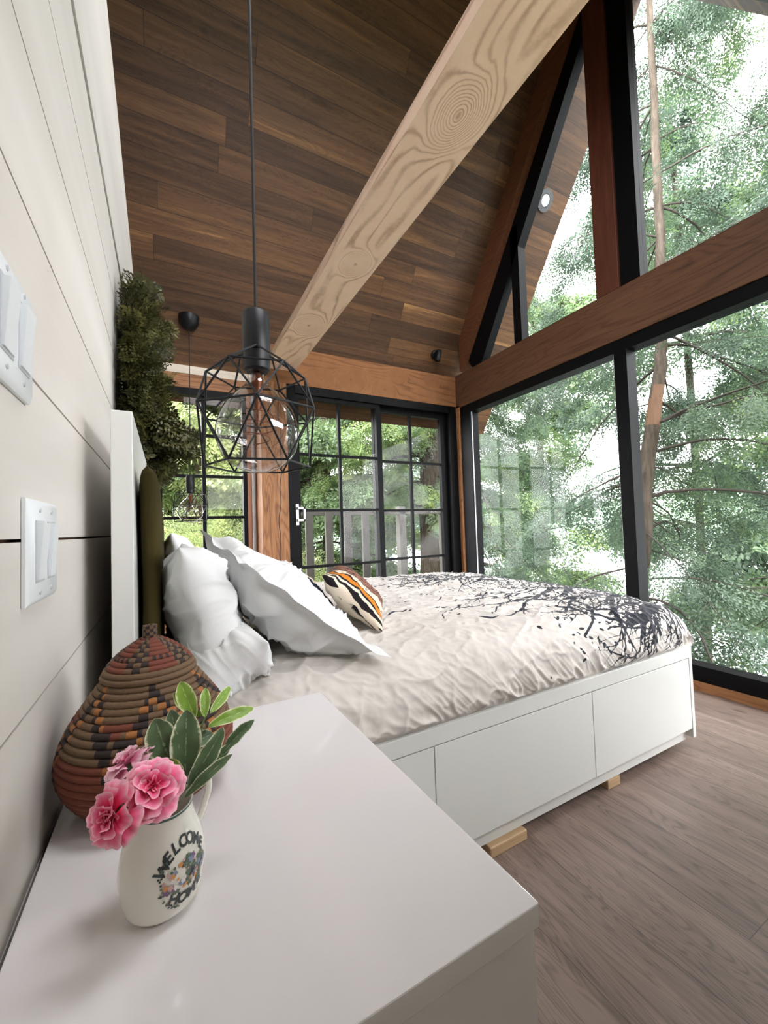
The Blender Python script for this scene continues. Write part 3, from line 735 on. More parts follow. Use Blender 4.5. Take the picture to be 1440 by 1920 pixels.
def kilim(kc, label, u0, u1, thick, seed):
    ko, kb = pillow('kilim_cushion', kc, thick, M['kilim'], label, 'cushion', .004, 0, seed, 90, p=3)
    A_, B_, C__, D__ = [np.array(c) for c in kc]; me = ko.data; co = np.empty(len(me.vertices) * 3); me.vertices.foreach_get('co', co); co = co.reshape(-1, 3) + np.array(ko.location)
    nrm = np.cross(D__ - A_, B_ - A_); nrm /= np.linalg.norm(nrm)
    if nrm[0] < 0: nrm = -nrm
    rel = co - (A_ + B_ + C__ + D__) / 4
    ku = ((co - (A_ + B_) / 2) @ ((D__ + C__) / 2 - (A_ + B_) / 2)) / np.sum(((D__ + C__) / 2 - (A_ + B_) / 2) ** 2)
    ku = u0 + (u1 - u0) * np.clip(ku, .001, 1)
    for nm, arr in (('ku', ku), ('kb', (rel @ nrm < -.012).astype(np.float32))):
        at = me.attributes.new(nm, 'FLOAT', 'POINT'); at.data.foreach_set('value', arr.astype(np.float32))
kilim([(.585, 1.12, .628), (.42, 1.19, .81), (.60, 1.55, .80), (.77, 1.48, .635)], 'kilim cushion striped in orange, black and brown, in front of the leaning pillow', 0, .62, .10, 61)
kilim([(.49, 1.22, .63), (.385, 1.25, .80), (.345, 1.66, .835), (.47, 1.62, .63)], 'beige backed cushion with dark blue stripes on top, between white pillow and orange striped cushion', .54, 1.0, .09, 66)

# ------------------------------------------------------------------ basket
def build_basket():
    cx, cy, cz = -.022, .69, .585
    n = 96; bands = []
    prof = [(.062, 0), (.085, .018), (.100, .040), (.106, .062), (.103, .085), (.094, .108), (.080, .130), (.066, .150), (.055, .164)]
    pc = np.array(catmull([(a, b, 0) for a, b in prof], 10))[:, :2]; ds = np.r_[0, np.cumsum(np.hypot(*np.diff(pc, axis=0).T))]
    cols = [srgb(112, 56, 38), srgb(40, 28, 25), srgb(156, 100, 50), srgb(104, 80, 56)]
    mats = [plain('basket_red', cols[0], .75, bump=.3, bscale=600), plain('basket_black', cols[1], .75, bump=.3, bscale=600), plain('basket_ochre', cols[2], .75, bump=.3, bscale=600), plain('basket_tan', cols[3], .75, bump=.3, bscale=600)]
    root = empty('lidded_basket', (cx, cy, cz), 'round coiled basket with checkered red, black and ochre weave and pointed lid, on the nightstand', 'basket')
    def coils(name, path, nr, rr, patf, n=96, cap=False):
        path = np.array(path); d = np.r_[0, np.cumsum(np.hypot(*np.diff(path, axis=0).T))]
        V = []; F = []; MI = []; nk = 8
        for k in range(nr):
            t = (k + .5) / nr * d[-1]; r0 = np.interp(t, d, path[:, 0]); z0 = np.interp(t, d, path[:, 1]); base = len(V)
            for i in range(n):
                a = 2 * math.pi * i / n; bul = rr * (1 + .05 * ((i % 2) * 2 - 1))
                for j in range(nk):
                    b = 2 * math.pi * j / nk; r = r0 + bul * math.cos(b); zz = z0 + bul * 1.0 * math.sin(b)
                    V.append((cx + r * math.cos(a), cy + r * math.sin(a), cz + zz))
            for i in range(n):
                m = patf(k, i / n)
                for j in range(nk):
                    F.append((base + i * nk + j, base + ((i + 1) % n) * nk + j, base + ((i + 1) % n) * nk + (j + 1) % nk, base + i * nk + (j + 1) % nk)); MI.append(m)
        return mesh(name, V, F, mats, root, None, True, MI)
    NR = 22
    def pat(k, a):
        # five diamonds round the belly: checkered outline on a red field, tan shoulders
        seg = (a * 6 + .28 + .008 * k) % 1.0; d = abs(seg - .5) * 2; h = (k - 9.5) / 11.0
        e = d - abs(h) * 1.05
        st = int(a * 96)
        if k < 1: return 0
        if abs(e + 0.06) < .17: return (1, 2)[(st // 2 + k) % 2] if (st // 2 + k) % 3 else 1
        if e > .12: return 0 if k < 12 else 3
        if k > 18: return 3
        if abs(e + .34) < .08 and 4 < k < 16: return (3, 1)[(st // 2 + k) % 2]
        return 0 if k < 17 else 3
    coils('body', pc, NR, .0050, pat)
    # lining so the gaps never show through
    MB().lathe([(r - .003, z) for r, z in pc[::4]], (cx, cy, cz), 40).build('lining', mats[1], root, smooth=True)
    lid = np.array(catmull([(.058, .166, 0), (.054, .176, 0), (.043, .190, 0), (.028, .202, 0), (.013, .211, 0), (.004, .213, 0)], 8))[:, :2]
    def patl(k, a):
        seg = (a * 5) % 1.0; st = int(a * 64)
        if k < 2: return 3
        if abs(seg - .5) < .22: return (1, 3)[(st // 2 + k) % 2]
        return 0 if k > 6 else ((0, 1)[(st + k) % 2] if k == 4 else 0)
    lo = coils('lid', lid, 10, .0046, patl, 64)
    MB().lathe([(r - .001, z - .002) for r, z in lid[::3]], (cx, cy, cz), 32).build('lid_lining', mats[1], lo, smooth=True)
    kb = MB()
    for k in range(5):
        for i in range(12):
            a0 = 2 * math.pi * i / 12; a1 = 2 * math.pi * (i + 1) / 12; z0 = cz + .211 + k * .0045; r = .0095
            P = [(cx + rr * math.cos(a), cy + rr * math.sin(a), zz) for rr in (.004, r) for a in (a0, a1) for zz in (z0, z0 + .0042)]
            kb.add(P, [(0, 1, 3, 2), (4, 6, 7, 5), (0, 4, 5, 1), (2, 3, 7, 6), (0, 2, 6, 4), (1, 5, 7, 3)], (i + k) % 2)
    kb.build('knob', [mats[1], mats[3]], root)
build_basket()

# ------------------------------------------------------------------ jug and flowers
JC = Vector((-.006, .478, .585))
JP = catmull([(.026, 0, 0), (.0335, .008, 0), (.0375, .025, 0), (.0385, .042, 0), (.0355, .060, 0), (.030, .076, 0), (.0275, .088, 0), (.0285, .098, 0)], 6)
JP = [(p.x, p.y) for p in JP]
SPA = math.radians(205); HAA = math.radians(38)
def jug_r(z): return float(np.interp(z, [p[1] for p in JP], [p[0] for p in JP]))
def jug_pt(a, z, off=0.0):
    r = jug_r(z); k = max(0, math.cos(a - SPA)) ** 6 * max(0, (z - .07) / .028) ** 1.5
    r = r + .009 * k; zz = z + .005 * k - .0035 * max(0, math.cos(a - SPA - math.pi / 2)) ** 2 * max(0, (z - .08) / .018)
    return JC + Vector((math.cos(a) * (r + off), math.sin(a) * (r + off), zz))
def build_jug():
    root = empty('flower_jug', JC, 'small white ceramic jug with floral WELCOME HOME print, on the nightstand', 'jug')
    n = 72; V = []; F = []; MI = []
    zs = [p[1] for p in JP] + [.097, .09, .07, .05, .03]
    offs = [0] * len(JP) + [-.0022] * 5
    for z_, of in zip(zs, offs):
        for i in range(n): V.append(jug_pt(2 * math.pi * i / n, z_, of))
    for j in range(len(zs) - 1):
        for i in range(n):
            F.append((j * n + i, j * n + (i + 1) % n, (j + 1) * n + (i + 1) % n, (j + 1) * n + i)); MI.append(1 if .0945 < zs[j] < .0975 and j < len(JP) else 0)
    F.append(tuple(range(n))[::-1]); MI.append(0); F.append(tuple((len(zs) - 1) * n + i for i in range(n))); MI.append(0)
    por = plain('white_porcelain', srgb(226, 222, 212), .15, .5, var=.01, coat=.4); grn = plain('green_rim', srgb(70, 96, 88), .3)
    mesh('body', V, F, [por, grn], root, None, True, MI)
    d = Vector((math.cos(HAA), math.sin(HAA), 0))
    hp = catmull([JC + d * .026 + Vector((0, 0, .088)), JC + d * .036 + Vector((0, 0, .101)), JC + d * .052 + Vector((0, 0, .098)), JC + d * .058 + Vector((0, 0, .078)), JC + d * .048 + Vector((0, 0, .056)), JC + d * .036 + Vector((0, 0, .044))], 8)
    h = MB().tube(hp, .0036, 10).build('handle', por, root, smooth=True)
    MB().tube([p + d * .0022 + Vector((0, 0, .0022)) for p in hp[6:-4]], .0017, 6).build('green_line', grn, h, smooth=True)
    # print: oval wreath of flowers between two arcs of lettering
    AC = math.radians(-58); ZC = .043; HW = .0235; HH = .030
    def surf(x, z_, off=.0004): return jug_pt(AC + x / .0385, ZC + z_, off)
    ink = plain('dark_print', srgb(52, 58, 60), .3); leafm = plain('leaf_print', srgb(84, 104, 84), .3)
    def letter(ch, x, z_, rot, size):
        cu = bpy.data.curves.new('t', 'FONT'); cu.body = ch; cu.size = size; cu.align_x = 'CENTER'; cu.align_y = 'CENTER'; cu.offset = .0005
        ob = bpy.data.objects.new('t', cu); C.objects.link(ob); dg = bpy.context.evaluated_depsgraph_get()
        me = ob.evaluated_get(dg).to_mesh(); vs_ = [v.co.copy() for v in me.vertices]; fs = [tuple(p.vertices) for p in me.polygons]
        ob.to_mesh_clear(); bpy.data.objects.remove(ob); bpy.data.curves.remove(cu)
        c_, s_ = math.cos(rot), math.sin(rot)
        return [surf(x + v.x * c_ - v.y * s_, z_ + v.x * s_ + v.y * c_, .0006) for v in vs_], fs
    tx = MB()
    for i, ch in enumerate('WELCOME'):
        t = math.radians(156 - i * 22); x_ = HW * .98 * math.cos(t); z_ = HH * .80 * math.sin(t) + .002
        tx.add(*letter(ch, x_, z_, (t - math.pi / 2) * .75, .0135))
    for i, ch in enumerate('HOME'):
        t = math.radians(236 + i * 24); x_ = HW * .95 * math.cos(t); z_ = HH * .72 * math.sin(t)
        tx.add(*letter(ch, x_, z_, (t - math.pi * 1.5) * .6, .0135))
    tx.build('printed_lettering', ink, root)
    R = random.Random(3); fl = MB()
    cols = [ink, leafm, plain('p_purple', srgb(120, 84, 130), .3), plain('p_white', srgb(226, 220, 214), .3), plain('p_orange', srgb(206, 140, 70), .3), plain('p_pink', srgb(196, 160, 156), .3), plain('p_blue', srgb(130, 140, 170), .3)]
    for k in range(120):
        t = R.uniform(0, 6.28); q = R.random() ** .5; x_ = HW * .95 * q * math.cos(t); z_ = HH * .45 * q * math.sin(t) - .001
        if k > 85:
            t = R.uniform(2.3, 4.4); x_ = HW * R.uniform(.95, 1.12) * math.cos(t); z_ = HH * R.uniform(.9, 1.0) * math.sin(t)
        r = R.uniform(.0012, .003) if k <= 85 else .001; mi = R.choice((0, 1, 1, 1, 2, 3, 4, 5, 6)) if k <= 85 else R.choice((0, 1)); m_ = 7; ph = R.uniform(0, 6)
        P = [surf(x_, z_, .0007 + k * 2e-6)] + [surf(x_ + r * (1 + .3 * math.cos(5 * j / 14 * 6.28 + ph)) * math.cos(j / 14 * 6.28), z_ + r * (1 + .3 * math.cos(5 * j / 14 * 6.28 + ph)) * math.sin(j / 14 * 6.28), .0007 + k * 2e-6) for j in range(14)]
        fl.add(P, [(0, j + 1, (j + 1) % 14 + 1) for j in range(14)], mi)
    fl.build('printed_flowers', cols, root)
    return root
build_jug()

s = NT('pink_petal'); t_ = s.attr('pr')
s.set(Base_Color=s.ramp(t_, [(0, srgb(206, 20, 84)), (.5, srgb(236, 70, 124)), (.8, srgb(246, 132, 168)), (1, srgb(252, 204, 216))]), Roughness=.7)
s.b.inputs['Subsurface Weight'].default_value = .0; s.b.inputs['Transmission Weight'].default_value = 0; M['petal'] = s.m
s = NT('pale_pink_petal'); t_ = s.attr('pr')
s.set(Base_Color=s.ramp(t_, [(0, srgb(210, 90, 130)), (.5, srgb(226, 140, 170)), (1, srgb(244, 206, 216))]), Roughness=.7); M['petal_pale'] = s.m
M['calyx'] = plain('green_calyx', srgb(70, 98, 62), .6)
M['stem'] = plain('green_stem', srgb(92, 112, 60), .6)

def carnation(c, axis, R0, mat, seed, label, stem_to):
    """layers of ruffled petals opening round an axis; a stem to the jug"""
    R = random.Random(seed); q = Vector((0, 0, 1)).rotation_difference(Vector(axis).normalized()); c = Vector(c)
    root = empty('carnation', c, label, 'flower', 'pink carnations in the white jug')
    V = []; F = []; T = []
    layers = [(1.0, 6, .05), (.95, 6, .32), (.80, 5, .62), (.62, 4, .88), (.44, 4, 1.08), (.27, 3, 1.25)]
    for li, (rr, npet, tilt) in enumerate(layers):
        for k in range(npet):
            a0 = 2 * math.pi * (k + R.random() * .5) / npet + li; spread = 2 * math.pi / npet * .95
            ti = tilt + R.uniform(-.12, .12); nr, na = 9, 15; b = len(V); ln = R0 * rr * R.uniform(.92, 1.08); ph = R.uniform(0, 6)
            for i in range(nr):
                t = i / (nr - 1)
                for j in range(na):
                    sx_ = j / (na - 1) * 2 - 1
                    wdt = spread * (.35 + .65 * t); a = a0 + sx_ * wdt * .62
                    r = ln * t * (1 - .20 * sx_ * sx_) * (1 + .025 * t * math.sin(sx_ * 13 + ph))
                    ruf = R0 * .085 * t * t * math.sin(sx_ * 4 + ph) + R0 * .018 * t * t * math.sin(sx_ * 13 + ph)
                    lift = math.sin(ti) * r * (1 - .25 * t) + ruf * math.cos(ti) - (R0 * .18 * t ** 3 if li < 2 else 0)
                    rad = math.cos(ti) * r + ruf * -math.sin(ti)
                    V.append(c + q @ Vector((rad * math.cos(a), rad * math.sin(a), lift + li * R0 * .03))); T.append(min(1, max(0, t * .98 + (.0 if li < 3 else -.12 * (li - 2) * (1 - t)))) ** 1.3)
            for i in range(nr - 1):
                for j in range(na - 1): F.append((b + i * na + j, b + i * na + j + 1, b + (i + 1) * na + j + 1, b + (i + 1) * na + j))
    o = mesh('petals', V, F, mat, root, None, True)
    at = o.data.attributes.new('pr', 'FLOAT', 'POINT'); at.data.foreach_set('value', np.array(T, dtype=np.float32))
    MB().lathe([(.002, -R0 * .85), (R0 * .17, -R0 * .78), (R0 * .2, -R0 * .4), (R0 * .3, -R0 * .05), (R0 * .1, 0)], c, 12, axis=axis).build('calyx', M['calyx'], root, smooth=True)
    ax = Vector(axis).normalized()
    MB().tube(catmull([c - ax * R0 * .8, (c - ax * R0 * 1.6 + Vector(stem_to)) / 2, stem_to, Vector(stem_to) - Vector((0, 0, .04))], 6), .0012, 7).build('stem', M['stem'], root, smooth=True)
mouth = JC + Vector((0, 0, .09))
carnation((-0.0131, 0.4350, 0.7200), (.10, -.62, .62), .0275, M['petal'], 1, 'open pink carnation facing the viewer, middle bloom of the white jug', mouth + Vector((-.002, .003, 0)))
carnation((-0.0414, 0.4250, 0.7124), (-.62, -.50, .22), .0275, M['petal'], 2, 'deep pink carnation hanging over the left side of the jug spout', mouth + Vector((-.012, -.002, 0)))
carnation((-0.0347, 0.4750, 0.7287), (-.50, .05, .85), .0235, M['petal_pale'], 5, 'pale pink carnation seen from the side, topmost bloom against the basket', mouth + Vector((-.008, .006, 0)))

s = NT('variegated_leaf'); e = s.attr('edge')
nz_ = s.noise(s.coord(), 260, 2); ee = s.math('ADD', e, s.math('MULTIPLY', s.math('SUBTRACT', nz_, .5), .35))
cc = s.ramp(ee, [(0, srgb(132, 152, 112)), (.05, srgb(74, 96, 64)), (.80, srgb(84, 108, 72)), (.93, srgb(206, 210, 176)), (1, srgb(222, 224, 196))])
s.set(Base_Color=cc, Roughness=.4); M['leaf_dark'] = s.m
s = NT('young_leaf'); e = s.attr('edge'); nz_ = s.noise(s.coord(), 260, 2); ee = s.math('ADD', e, s.math('MULTIPLY', s.math('SUBTRACT', nz_, .5), .35))
s.set(Base_Color=s.ramp(ee, [(0, srgb(176, 198, 110)), (.06, srgb(120, 156, 52)), (.75, srgb(134, 168, 62)), (.93, srgb(220, 226, 170)), (1, srgb(226, 230, 190))]), Roughness=.4); M['leaf_young'] = s.m
sprig = empty('leafy_sprig', mouth, 'variegated green leafy sprig with pale leaf margins standing in the white jug', 'foliage')
def leafm(base, tip, width, mat, bend=.15, twist=0.0, cup=.25):
    b = Vector(base); t = Vector(tip); ax = t - b; L = ax.length; d = ax.normalized()
    view = (b - Vector((0, 0, .95))).normalized(); side = d.cross(view).normalized(); nn = side.cross(d).normalized()
    side = side * math.cos(twist) + nn * math.sin(twist); nn = side.cross(d).normalized()
    if nn.dot(view) > 0: nn = -nn
    V = []; F = []; E = []; n1, n2 = 18, 9
    for i in range(n1):
        s_ = i / (n1 - 1); wdt = width / 2 * (math.sin(math.pi * min(1, s_ ** 1.05)) ** .62) + .0003
        for j in range(n2):
            q = j / (n2 - 1) * 2 - 1
            wav = .06 * width * math.sin(s_ * 17 + q * 2)
            V.append(b + d * L * s_ + side * q * wdt + nn * (bend * L * (math.sin(math.pi * s_) * .35) + cup * abs(q) * wdt + wav * abs(q)))
            E.append(abs(q) if s_ < .93 else max(abs(q), (s_ - .9) * 10))
    for i in range(n1 - 1):
        for j in range(n2 - 1): F.append((i * n2 + j, i * n2 + j + 1, (i + 1) * n2 + j + 1, (i + 1) * n2 + j))
    o = mesh('leaf', V, F, mat, sprig, None, True)
    at = o.data.attributes.new('edge', 'FLOAT', 'POINT'); at.data.foreach_set('value', np.array(E, dtype=np.float32))
mx = .00052
LV = [((0.0032, 0.4750, 0.7168), (-0.0122, 0.4900, 0.7604), 46, 0, .2), ((0.0145, 0.4700, 0.7006), (0.0174, 0.4850, 0.7645), 46, 0, 0), ((0.0166, 0.4650, 0.6957), (0.0522, 0.4750, 0.7408), 30, 0, -.3), ((0.0262, 0.5000, 0.7481), (0.0125, 0.5200, 0.7833), 30, 1, .2), ((0.0333, 0.5100, 0.7442), (0.0056, 0.5300, 0.7684), 22, 1, .4),
      ((0.0358, 0.5000, 0.7457), (0.0383, 0.5200, 0.7707), 17, 1, 0), ((0.0408, 0.5000, 0.7492), (0.0662, 0.5300, 0.7633), 18, 1, -.3), ((0.0381, 0.4900, 0.7394), (0.0884, 0.5000, 0.7438), 22, 1, .3), ((0.0506, 0.4850, 0.7080), (0.0888, 0.5000, 0.7302), 22, 0, .5), ((0.0138, 0.4550, 0.6917), (0.0583, 0.4550, 0.7204), 18, 0, .4),
      ((0.0172, 0.4800, 0.6901), (0.0607, 0.4900, 0.7143), 26, 0, -.5), ((0.0098, 0.4550, 0.7098), (0.0009, 0.4550, 0.7329), 22, 1, .2), ((0.0180, 0.4900, 0.7234), (0.0451, 0.5100, 0.7216), 26, 0, .2), ((0.0159, 0.4700, 0.6959), (0.0291, 0.5000, 0.7272), 30, 0, .6), ((0.0147, 0.5000, 0.7085), (0.0027, 0.5300, 0.7511), 34, 0, .3)]
for (b, t, w_, mt, tw) in LV: leafm(b, t, w_ * mx * 1.22, M['leaf_young'] if mt else M['leaf_dark'], .15, tw)
st = MB()
for top in ((0.0180, 0.4900, 0.7234), (0.0262, 0.5000, 0.7481), (0.0358, 0.5000, 0.7457), (0.0506, 0.4850, 0.7080), (0.0145, 0.4700, 0.7006), (0.0032, 0.4750, 0.7168)):
    st.tube(catmull([mouth + Vector((.004, .0, -.05)), mouth + Vector((.008, 0, .0)), (mouth + Vector((.008, 0, 0)) + Vector(top)) / 2 + Vector((.002, 0, .0)), Vector(top)], 6), .0011, 6)
st.build('stem', M['stem'], sprig, smooth=True)

# ------------------------------------------------------------------ pendants
def pendant(c_top, sock_top, label, canopy=True):
    """c_top: ceiling point; sock_top: top of the socket"""
    S = Vector(sock_top); root = empty('pendant_lamp', c_top, label, 'lamp', 'black wire cage pendant lamps')
    MB().tube([Vector(c_top) - Vector((0, 0, .03)), S - Vector((0, 0, .005))], .0032, 8).build('cord', M['rubber'], root, smooth=True)
    if canopy:
        ct = Vector(c_top)
        MB().lathe([(.012, -.085), (.04, -.07), (.062, -.04), (.07, -.005), (.07, .02)], ct, 28).build('canopy', M['blackm'], root, smooth=True)
    MB().lathe([(.010, .004), (.024, .003), (.028, -.002), (.028, -.078), (.0265, -.082), (.0265, -.118), (.022, -.122)], S, 32).build('socket', M['blackm'], root, smooth=True)
    th = math.atan2(-S.y, -S.x)
    def ring(r, z_, n_, ph): return [S + Vector((r * math.cos(th + 2 * math.pi * (i + ph) / n_), r * math.sin(th + 2 * math.pi * (i + ph) / n_), z_)) for i in range(n_)]
    T = ring(.036, -.080, 3, .0); U = ring(.098, -.128, 6, .5); Mr = ring(.124, -.208, 6, 0); B = ring(.104, -.318, 6, .5)
    cg = MB(); e = []
    for i in range(3): e += [(T[i], T[(i + 1) % 3]), (T[i], U[(2 * i - 1) % 6]), (T[i], U[(2 * i) % 6])]
    for i in range(6):
        j = (i + 1) % 6
        e += [(U[i], U[j]), (Mr[i], Mr[j]), (B[i], B[j]), (U[i], Mr[i]), (U[i], Mr[j]), (Mr[i], B[i]), (Mr[j], B[i])]
    for a, b in e: cg.tube([a, b], .0021, 6)
    cg.build('cage', M['blackm'], root, smooth=True)
    bp = catmull([(.013, -.118, 0), (.017, -.135, 0), (.026, -.152, 0), (.048, -.172, 0), (.071, -.203, 0), (.083, -.247, 0), (.073, -.290, 0), (.048, -.318, 0), (.019, -.3305, 0), (.0008, -.332, 0)], 6)
    b = MB().lathe([(p.x, p.y) for p in bp], S, 48).build('bulb', M['bulb_glass'], root, smooth=True)
    MB().lathe([(.004, -.12), (.011, -.135), (.012, -.15), (.009, -.165), (.003, -.20), (.003, -.235), (.001, -.236)], S, 16).build('stem_glass', M['copper'], b, smooth=True)
    fl = []
    for k in range(140):
        t = k / 139; a = t * 2 * math.pi * 3.5; r = .030 * math.sin(math.pi * t) ** .6 + .004
        fl.append(S + Vector((r * math.cos(a), r * math.sin(a), -.19 - .085 * t)))
    MB().tube(fl, .0011, 5).build('filament', M['copper'], b, smooth=True)
    return root
M['copper'] = plain('copper_filament', srgb(120, 70, 48), .4, .5, .6)
pendant((.17, .85, zc(.85)), (.17, .85, 1.401), 'nearest black wire cage pendant lamp with big clear globe bulb')
pendant((.165, 3.19, zc(3.19) + .0), (.157, 3.17, 1.354), 'far small black wire cage pendant lamp hanging before the left window')

# spot light and soffit light
sl = empty('ceiling_spotlight', (2.30, 3.13, zc(3.13)), 'small black adjustable spotlight on the sloped ceiling above the door corner', 'lamp')
nrm_c = Vector((0, -K, -1)).normalized(); pb = Vector((2.30, 3.13, zc(3.13)))
MB().lathe([(.045, -.004), (.045, .018), (.038, .024)], pb, 24, axis=nrm_c).build('base', M['blackm'], sl, smooth=True)
MB().tube([pb + nrm_c * .02, pb + nrm_c * .06], .008, 10).build('arm', M['blackm'], sl, smooth=True)
q0 = pb + nrm_c * .065
MB().lathe([(.024, -.05), (.026, -.045), (.026, .05), (.022, .055)], q0, 20, axis=(.15, -.2, 1)).build('head', M['blackm'], sl, smooth=True)
pr_ = Vector((2.973, 2.343, zc(2.343)))
rl = empty('recessed_light', pr_, 'round recessed light with dark ring in the outdoor soffit beyond the gable window', 'lamp')
rg = MB()
rg.lathe([(.085, -.004), (.085, .012), (.05, .012), (.045, -.002)], pr_, 28, axis=nrm_c); rg.build('ring', plain('grey_ring', srgb(70, 70, 74), .4), rl, smooth=True)
MB().lathe([(.044, .0), (.044, .0125), (.001, .013)], pr_, 24, axis=nrm_c).build('lens', M['plastic'], rl, smooth=True)

# ------------------------------------------------------------------ switches
def switch(y0, y1, z0, z1, label, dim):
    root = empty('light_switch', (XL, (y0 + y1) / 2, (z0 + z1) / 2), label, 'light switch', 'double light switches on the white wall')
    b = MB(); e = .006
    V = [(XL + .0005, y0, z0), (XL + .0005, y1, z0), (XL + .0005, y1, z1), (XL + .0005, y0, z1), (XL + .004, y0, z0), (XL + .004, y1, z0), (XL + .004, y1, z1), (XL + .004, y0, z1), (XL + .008, y0 + e, z0 + e), (XL + .008, y1 - e, z0 + e), (XL + .008, y1 - e, z1 - e), (XL + .008, y0 + e, z1 - e)]
    b.add(V, [(3, 2, 1, 0), (0, 1, 5, 4), (1, 2, 6, 5), (2, 3, 7, 6), (3, 0, 4, 7), (4, 5, 9, 8), (5, 6, 10, 9), (6, 7, 11, 10), (7, 4, 8, 11), (8, 9, 10, 11)])
    b.build('plate', M['plastic'], root, smooth=True)
    yc = (y0 + y1) / 2; zc_ = (z0 + z1) / 2
    for sg in (-1, 1):
        c = yc + sg * .026
        MB().box(XL + .0079, XL + .0088, c - .018, c + .018, zc_ - .035, zc_ + .035).build('surround', M['plastic_grey'], root)
        r = MB().prism([(XL + .008, zc_ - .032), (XL + .0105, zc_ - .032), (XL + .015, zc_ + .032), (XL + .008, zc_ + .032)], 'y', c - .015, c + (.009 if dim and sg > 0 else .015)).build('rocker', M['plastic'], root)
        if dim and sg > 0:
            for k in range(2): MB().box(XL + .0085, XL + .0095, c + .0105, c + .0155, zc_ - .006 + k * .008, zc_ - .001 + k * .008).build('slider', M['dark'], root)
        for zz in (z0 + .012, z1 - .012): MB().lathe([(.003, 0), (.0025, .0012)], (XL + .008, c, zz), 12, axis=(1, 0, 0)).build('screw', M['plastic_grey'], root, smooth=True)
switch(.563, .690, .876, .994, 'lower white double dimmer switch plate, the one beside the headboard shadow', True)
switch(.452, .577, 1.098, 1.215, 'upper white double switch plate cut by the left edge of the view', False)

# ================================================================== GREENERY
def leaf_mat(name, cols, trans=.35, rough=.6):
    s = NT(name); s.t.nodes.remove(s.b)
    c = s.ramp(s.math('ADD', s.math('MULTIPLY', s.attr('tone'), .75), s.math('MULTIPLY', s.noise(s.coord(), .9, 2), .35)), cols)
    d = s.n('ShaderNodeBsdfDiffuse'); t = s.n('ShaderNodeBsdfTranslucent'); s.l(c, d.inputs[0]); s.l(c, t.inputs[0])
    g = s.n('ShaderNodeBsdfGlossy'); g.inputs['Roughness'].default_value = .45
    m1 = s.n('ShaderNodeMixShader'); m1.inputs[0].default_value = trans; s.l(d.outputs[0], m1.inputs[1]); s.l(t.outputs[0], m1.inputs[2])
    m2 = s.n('ShaderNodeMixShader'); m2.inputs[0].default_value = .035; s.l(m1.outputs[0], m2.inputs[1]); s.l(g.outputs[0], m2.inputs[2])
    s.l(m2.outputs[0], s.out.inputs[0]); return s.m
M['fol_blue'] = leaf_mat('conifer_foliage', [(0, srgb(58, 74, 63)), (.5, srgb(84, 104, 84)), (.8, srgb(107, 130, 88)), (1, srgb(148, 167, 90))])
M['fol_green'] = leaf_mat('green_foliage', [(0, srgb(63, 81, 56)), (.5, srgb(94, 116, 74)), (.8, srgb(125, 146, 87)), (1, srgb(168, 179, 96))])
M['fol_yellow'] = leaf_mat('light_foliage', [(0, srgb(99, 114, 76)), (.5, srgb(134, 149, 99)), (1, srgb(173, 179, 117))], .45)
M['fol_wreath'] = leaf_mat('cedar_wreath_foliage', [(0, srgb(34, 34, 16)), (.5, srgb(58, 58, 29)), (.85, srgb(84, 84, 44)), (1, srgb(108, 102, 56))], .15)
s = NT('bark'); co = s.coord(); n1 = s.noise(s.map(co, (9, 9, 1.6)), 3, 6, .7, .4)
s.set(Base_Color=s.ramp(n1, [(.25, srgb(50, 44, 38)), (.5, srgb(80, 72, 63)), (.75, srgb(104, 94, 84))]), Roughness=.95)
s.b.inputs['Specular IOR Level'].default_value = .1; s.bump(n1, .8, .02); M['bark'] = s.m
s = NT('twig_bark'); s.set(Base_Color=srgb(62, 56, 50), Roughness=.95); M['twig'] = s.m

def spray_template(npair, nleaf, lw, seed):
    """flat frond: axis with side twigs, each set with small pointed leaflets; returns quads (K,4,3)"""
    R = np.random.default_rng(seed); Q = []
    def leaflet(p, d, L, wd):
        d = d / np.linalg.norm(d); sd = np.array([-d[1], d[0], 0.0]); sd /= max(1e-6, np.linalg.norm(sd)); zt = R.normal(0, .25)
        q = sd * wd + np.array([0, 0, zt * wd])
        Q.append([p, p + d * L * .45 + q, p + d * L, p + d * L * .45 - q])
    for i in range(npair):
        t = (i + .5) / npair; ctr = np.array([t, 0, -.18 * t * t])
        for sg in (-1, 1):
            an = sg * R.uniform(.6, 1.0); tl = (.42 * math.sin(math.pi * (t * .8 + .17)) + .05) * R.uniform(.7, 1.1)
            d = np.array([math.cos(an), math.sin(an), -.2])
            for k in range(nleaf):
                q = (k + .6) / nleaf; p = ctr + d * tl * q + np.array([0, 0, -.12 * tl * q])
                a2 = an + (1 if k % 2 else -1) * R.uniform(.25, .8)
                leaflet(p, np.array([math.cos(a2), math.sin(a2), R.normal(-.15, .15)]), lw * R.uniform(.8, 1.5), lw * .27)
    leaflet(np.array([.97, 0, -.17]), np.array([1, 0, -.2]), lw * 1.6, lw * .3)
    return np.array(Q)

def frames(dirs, roll):
    """rotation matrices whose x axis follows dirs and whose z axis stays near up, rolled"""
    x = dirs / np.linalg.norm(dirs, axis=1, keepdims=True); upv = np.tile([0, 0, 1.0], (len(x), 1))
    y = np.cross(upv, x); y /= np.maximum(1e-6, np.linalg.norm(y, axis=1, keepdims=True)); z = np.cross(x, y)
    c, s_ = np.cos(roll)[:, None], np.sin(roll)[:, None]
    return np.stack([x, y * c + z * s_, -y * s_ + z * c], -1)

